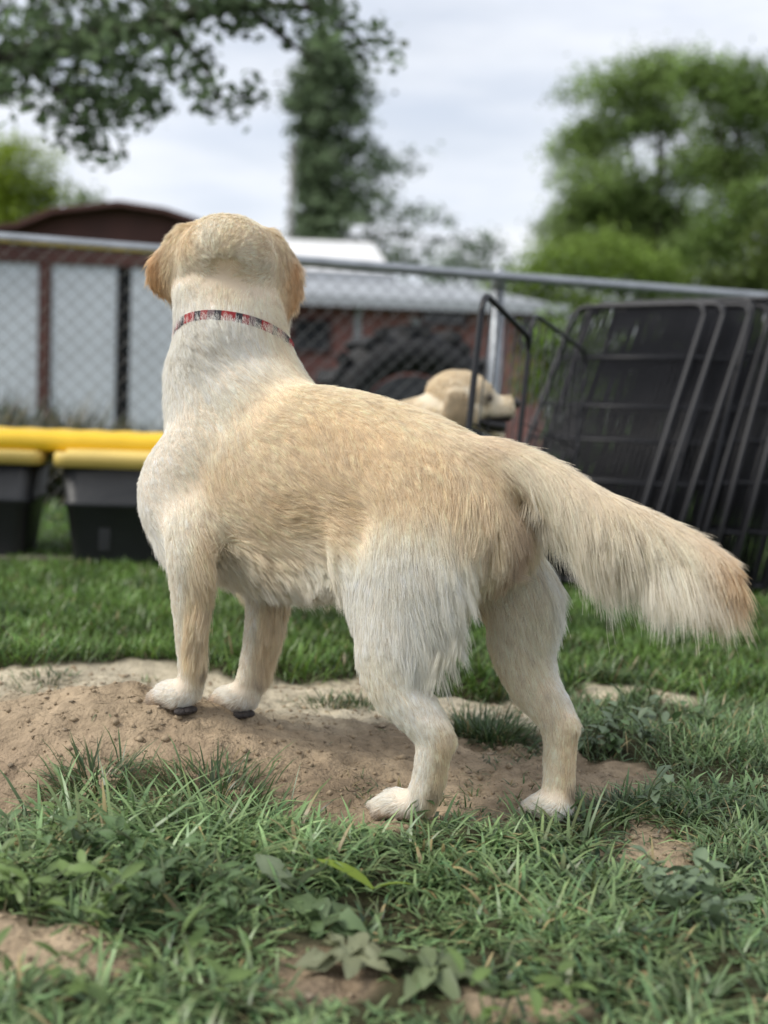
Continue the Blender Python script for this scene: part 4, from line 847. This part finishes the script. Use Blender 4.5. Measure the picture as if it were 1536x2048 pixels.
# overhanging tree: trunk outside the picture, limbs reach in over the yard
ro = np.random.default_rng(55); YO = 8.6; ob = base_at(-620, YO); ot = thing('oak_tree', 'large leafy tree whose dark boughs overhang the yard above the shed', 'tree', ob); obv = np.array(ob)
ap = lambda x, y, d: at(x, y, d)-obv
mb = MB(); V, Fc = sweep(catmull([(0, 0, -.2), (.05, 0, 1.5), (.0, 0, 3.2), (-.1, .1, 6)], 12), np.linspace(.30, .14, 12), np.linspace(.30, .14, 12), 12, (1, 0, 0)); mb.add(V, Fc); mb.build('trunk', M_bark, ot, True)
limbs = [[(.0, 0, 2.9), ap(-250, 130, 8.5), ap(0, 110, 8.4), ap(220, 70, 8.3), ap(430, 20, 8.2), ap(640, 20, 8.2), ap(745, 110, 8.2)],
         [(.0, 0, 3.2), ap(-260, -60, 8.2), ap(60, -60, 7.9), ap(330, -40, 7.8), ap(560, -60, 7.8), ap(730, -30, 7.8)],
         [ap(-20, 110, 8.4), ap(80, 150, 8.3), ap(150, 230, 8.2), ap(190, 300, 8.2)], [ap(150, 85, 8.35), ap(230, 150, 8.3), ap(270, 210, 8.3)], [ap(330, 45, 8.25), ap(400, 120, 8.2), ap(440, 200, 8.2)],
         [ap(500, 15, 8.2), ap(560, 70, 8.2), ap(640, 130, 8.2)], [ap(-200, 125, 8.45), ap(-80, 180, 8.4), ap(20, 190, 8.4)]]
tw = []
for i, P in enumerate(limbs):
    n_ = 24; C_ = catmull(P, n_); r0 = .11 if i < 2 else .03; m2 = MB(); rad = np.linspace(r0, .008, n_); V, Fc = sweep(C_, rad, rad, 8, (.1, .1, 1)); m2.add(V, Fc); m2.build('limb', M_bark, ot, True); tw.append(C_)
def tuft_pts(px, py, rx, ry, n, dY=.5):
    c = np.stack([at(px+ro.normal(0, rx*.6), py+ro.normal(0, ry*.6), YO-.3+ro.normal(0, dY)) for _ in range(n)])
    return c
cl = [tuft_pts(*a) for a in ((60, 40, 110, 60, 46), (60, 130, 80, 50, 28), (200, 60, 80, 60, 28), (330, 40, 100, 50, 36), (470, 20, 100, 40, 24), (620, 10, 100, 34, 18), (705, 70, 46, 40, 9), (745, 120, 16, 22, 4), (150, 190, 50, 40, 14),
      (190, 230, 60, 40, 18), (170, 290, 35, 30, 8), (270, 200, 50, 40, 13), (280, 120, 70, 40, 16), (420, 200, 40, 36, 9), (400, 130, 60, 40, 8), (470, 190, 40, 16, 4), (560, 90, 60, 30, 5), (640, 50, 80, 24, 7), (10, 170, 40, 30, 8), (300, -120, 400, 90, 90), (-200, 0, 160, 130, 70))]
cl = np.concatenate(cl); cl = cl[ro.random(len(cl)) < .52]
lp = np.concatenate([c+ro.normal(0, .075, (30, 3)) for c in cl]); V, Fc, C = leaves(lp-obv, .09, (.125, .178, .09), ro, .6, .4)
o = put('crown', mesh_from('crown', V, Fc), M_fol, ot); set_col(o.data, 'bcol', C); o['kind'] = 'stuff'
flat_all = np.concatenate(tw); 
for c in cl[::2]:                       # twigs tie each leaf spray to the nearest limb
    d_ = np.linalg.norm(flat_all-(c-obv), axis=1); s = flat_all[d_.argmin()]; m2 = MB(); m2.tube(catmull([s, (s+c-obv)/2+ro.normal(0, .04, 3), c-obv], 5), .0045, 4); m2.build('twig', M_bark, ot)
# ------------------------------------------------------------------ the second dog, resting behind, seen in profile
D2 = Body(); Y2 = 3.06
g2y = math.radians(-84); h2f = norm(np.array([-math.sin(g2y), math.cos(g2y), .06])); h2l = norm(np.cross(UP, h2f)); h2u = np.cross(h2f, h2l)
H2 = at(926, 803, Y2); M2 = np.eye(4); M2[:3, 0], M2[:3, 1], M2[:3, 2], M2[:3, 3] = h2f, h2l, h2u, H2; S2 = .92
X2 = head_shapes(D2, M2, S2, jaw=math.radians(26))
def ear2(q):
    P = [(-.026, q*.064, .036), (-.028, q*.084, .018), (-.030, q*.092, -.015), (-.026, q*.092, -.050), (-.018, q*.086, -.084)]
    D2.limb('ear', X2(P), np.array([.022, .036, .044, .040, .016])*S2, np.array([.011, .012, .011, .009, .006])*S2, hint=h2f, n=18)
ear2(1); ear2(-1)
a2 = lambda x, y, dy=0: at(x, y, Y2+dy)
D2.limb('neck', [a2(790, 900), a2(830, 870), a2(870, 845), H2-h2f*.03-h2u*.02], np.array([.105, .095, .083, .07]), np.array([.095, .088, .08, .074]), hint=UP)
bx = a2(800, 880)[0]; zz2 = float(hgt(bx, Y2, False)); zb_ = a2(800, 905)[2]
fx = lambda d, z, l=0: np.array([bx-d, Y2-l, z])
D2.limb('trunk', [fx(-.06, zb_), fx(.02, zb_-.01), fx(.12, zb_-.02), fx(.25, zb_-.03), fx(.36, zb_-.04), fx(.43, zb_-.06)], np.array([.07, .115, .118, .105, .095, .05]), np.array([.06, .095, .105, .095, .085, .04]), hint=UP)
for d, nme in ((-.01, 'fore_l'), (.36, 'hind_l')):
    for q in (1, -1):
        k = .035 if nme == 'hind_l' else 0
        D2.limb(nme, [fx(d, zb_-.05, q*.06), fx(d-k*1.5, zb_*.5+zz2*.5, q*.065), fx(d+k, zz2+.12, q*.065), fx(d, zz2+.05, q*.065), fx(d-.005, zz2+.02, q*.065)], np.array([.06, .045, .024, .020, .019]), np.array([.04, .034, .022, .019, .02]), hint=(1, 0, 0))
        D2.limb('paw', [fx(d+.02, zz2+.02, q*.065), fx(d-.01, zz2+.023, q*.065), fx(d-.045, zz2+.017, q*.065)], np.array([.016, .021, .012]), np.array([.019, .026, .018]), hint=UP)
D2.limb('tail', [fx(.40, zb_+.02), fx(.50, zb_-.04), fx(.56, zb_-.14), fx(.58, zb_-.22)], np.array([.03, .02, .014, .008]), hint=(1, 0, 0))
sk2 = D2.skin(.007, 7)
dog2 = thing('dog', 'cream golden retriever in profile with open mouth behind the wire pen panel', 'dog', (bx-.15, Y2, zz2)); dl2 = np.array(dog2.location)
V, T, Nn, E, AR = mesh_arrays(sk2); W, TT, UU = part_weights(V, D2.ax); nm2 = [a[0] for a in D2.ax]; ws = lambda *ks: sum(W[i] for i, a in enumerate(nm2) if a in ks)
flow = np.zeros_like(V)
for i, a in enumerate(nm2):
    d = {'trunk': np.array([-1, 0, -.4]), 'neck': np.array([-.9, 0, -.7]), 'head': -h2f-h2u*.2, 'muzzle': -h2f, 'jaw': -h2f, 'tail': None}.get(a)
    flow += (TT[i] if d is None else np.broadcast_to(d, V.shape))*W[i][:, None]
flow = vsmooth(flow, E, 6); flow -= (flow*Nn).sum(1, keepdims=True)*Nn; flow = norm(flow)
hd, er, mz = ws('head'), ws('ear'), ws('muzzle', 'jaw')
ln = .031*np.ones(len(V))-.012*hd-.017*mz-.008*er+.012*ws('trunk')+.03*ws('tail')-.008*ws('fore_l', 'hind_l', 'paw')
col = np.broadcast_to(CREAM*.80+TAN*.10, V.shape).copy()
h_ = (V-H2)@M2[:3, :3]/S2
col = col*(1-.8*er[:, None])+(TAN*.62)*.8*er[:, None]; wb = ws('trunk')*.6; col = col*(1-wb[:, None])+TAN*wb[:, None]
lip = np.clip(mz, 0, 1)*np.exp(-((h_[:, 2]+.054)/.014)**2)*sstep(.045, .06, h_[:, 0])          # dark lip line
wlip = np.clip(lip*1.2, 0, 1)[:, None]; col = col*(1-wlip)+np.array([.03, .022, .02])*wlip
eyer = np.exp(-((h_[:, 0]-.066)**2+(np.abs(h_[:, 1])-.044)**2+(h_[:, 2]-.008)**2)/.015**2)[:, None]; col = col*(1-eyer)+np.array([.06, .04, .03])*eyer
a2t = dict(flow=flow, len=np.maximum(ln, .004), lift=.2+0*ln, grav=.12+0*ln, wave=.35-.2*mz, clump=.35+0*ln, rad=.00042+0*ln, dens=1+1.5*hd+1.5*mz+1.2*er+ws('neck')*.6, col=col)
set_col(sk2, 'scol', col*.85); sk2.transform(Matrix.Translation(-Vector(dl2))); put('body', sk2, M_skin, dog2)
make_fur('fur', V-dl2, T, Nn, AR, a2t, 90000, M_fur, dog2, 9, 5, 6000)
face_parts(dog2, lambda v: X2(v)-dl2, S2, M2[:3, :3])
b = Body(); b.limb('m', X2([(.035, 0, -.055), (.07, 0, -.066), (.105, 0, -.072), (.120, 0, -.070)])-dl2, np.array([.010, .019, .020, .012]), np.array([.040, .037, .033, .022]), hint=h2u); b.mb.build('mouth', M_dark, dog2, True)
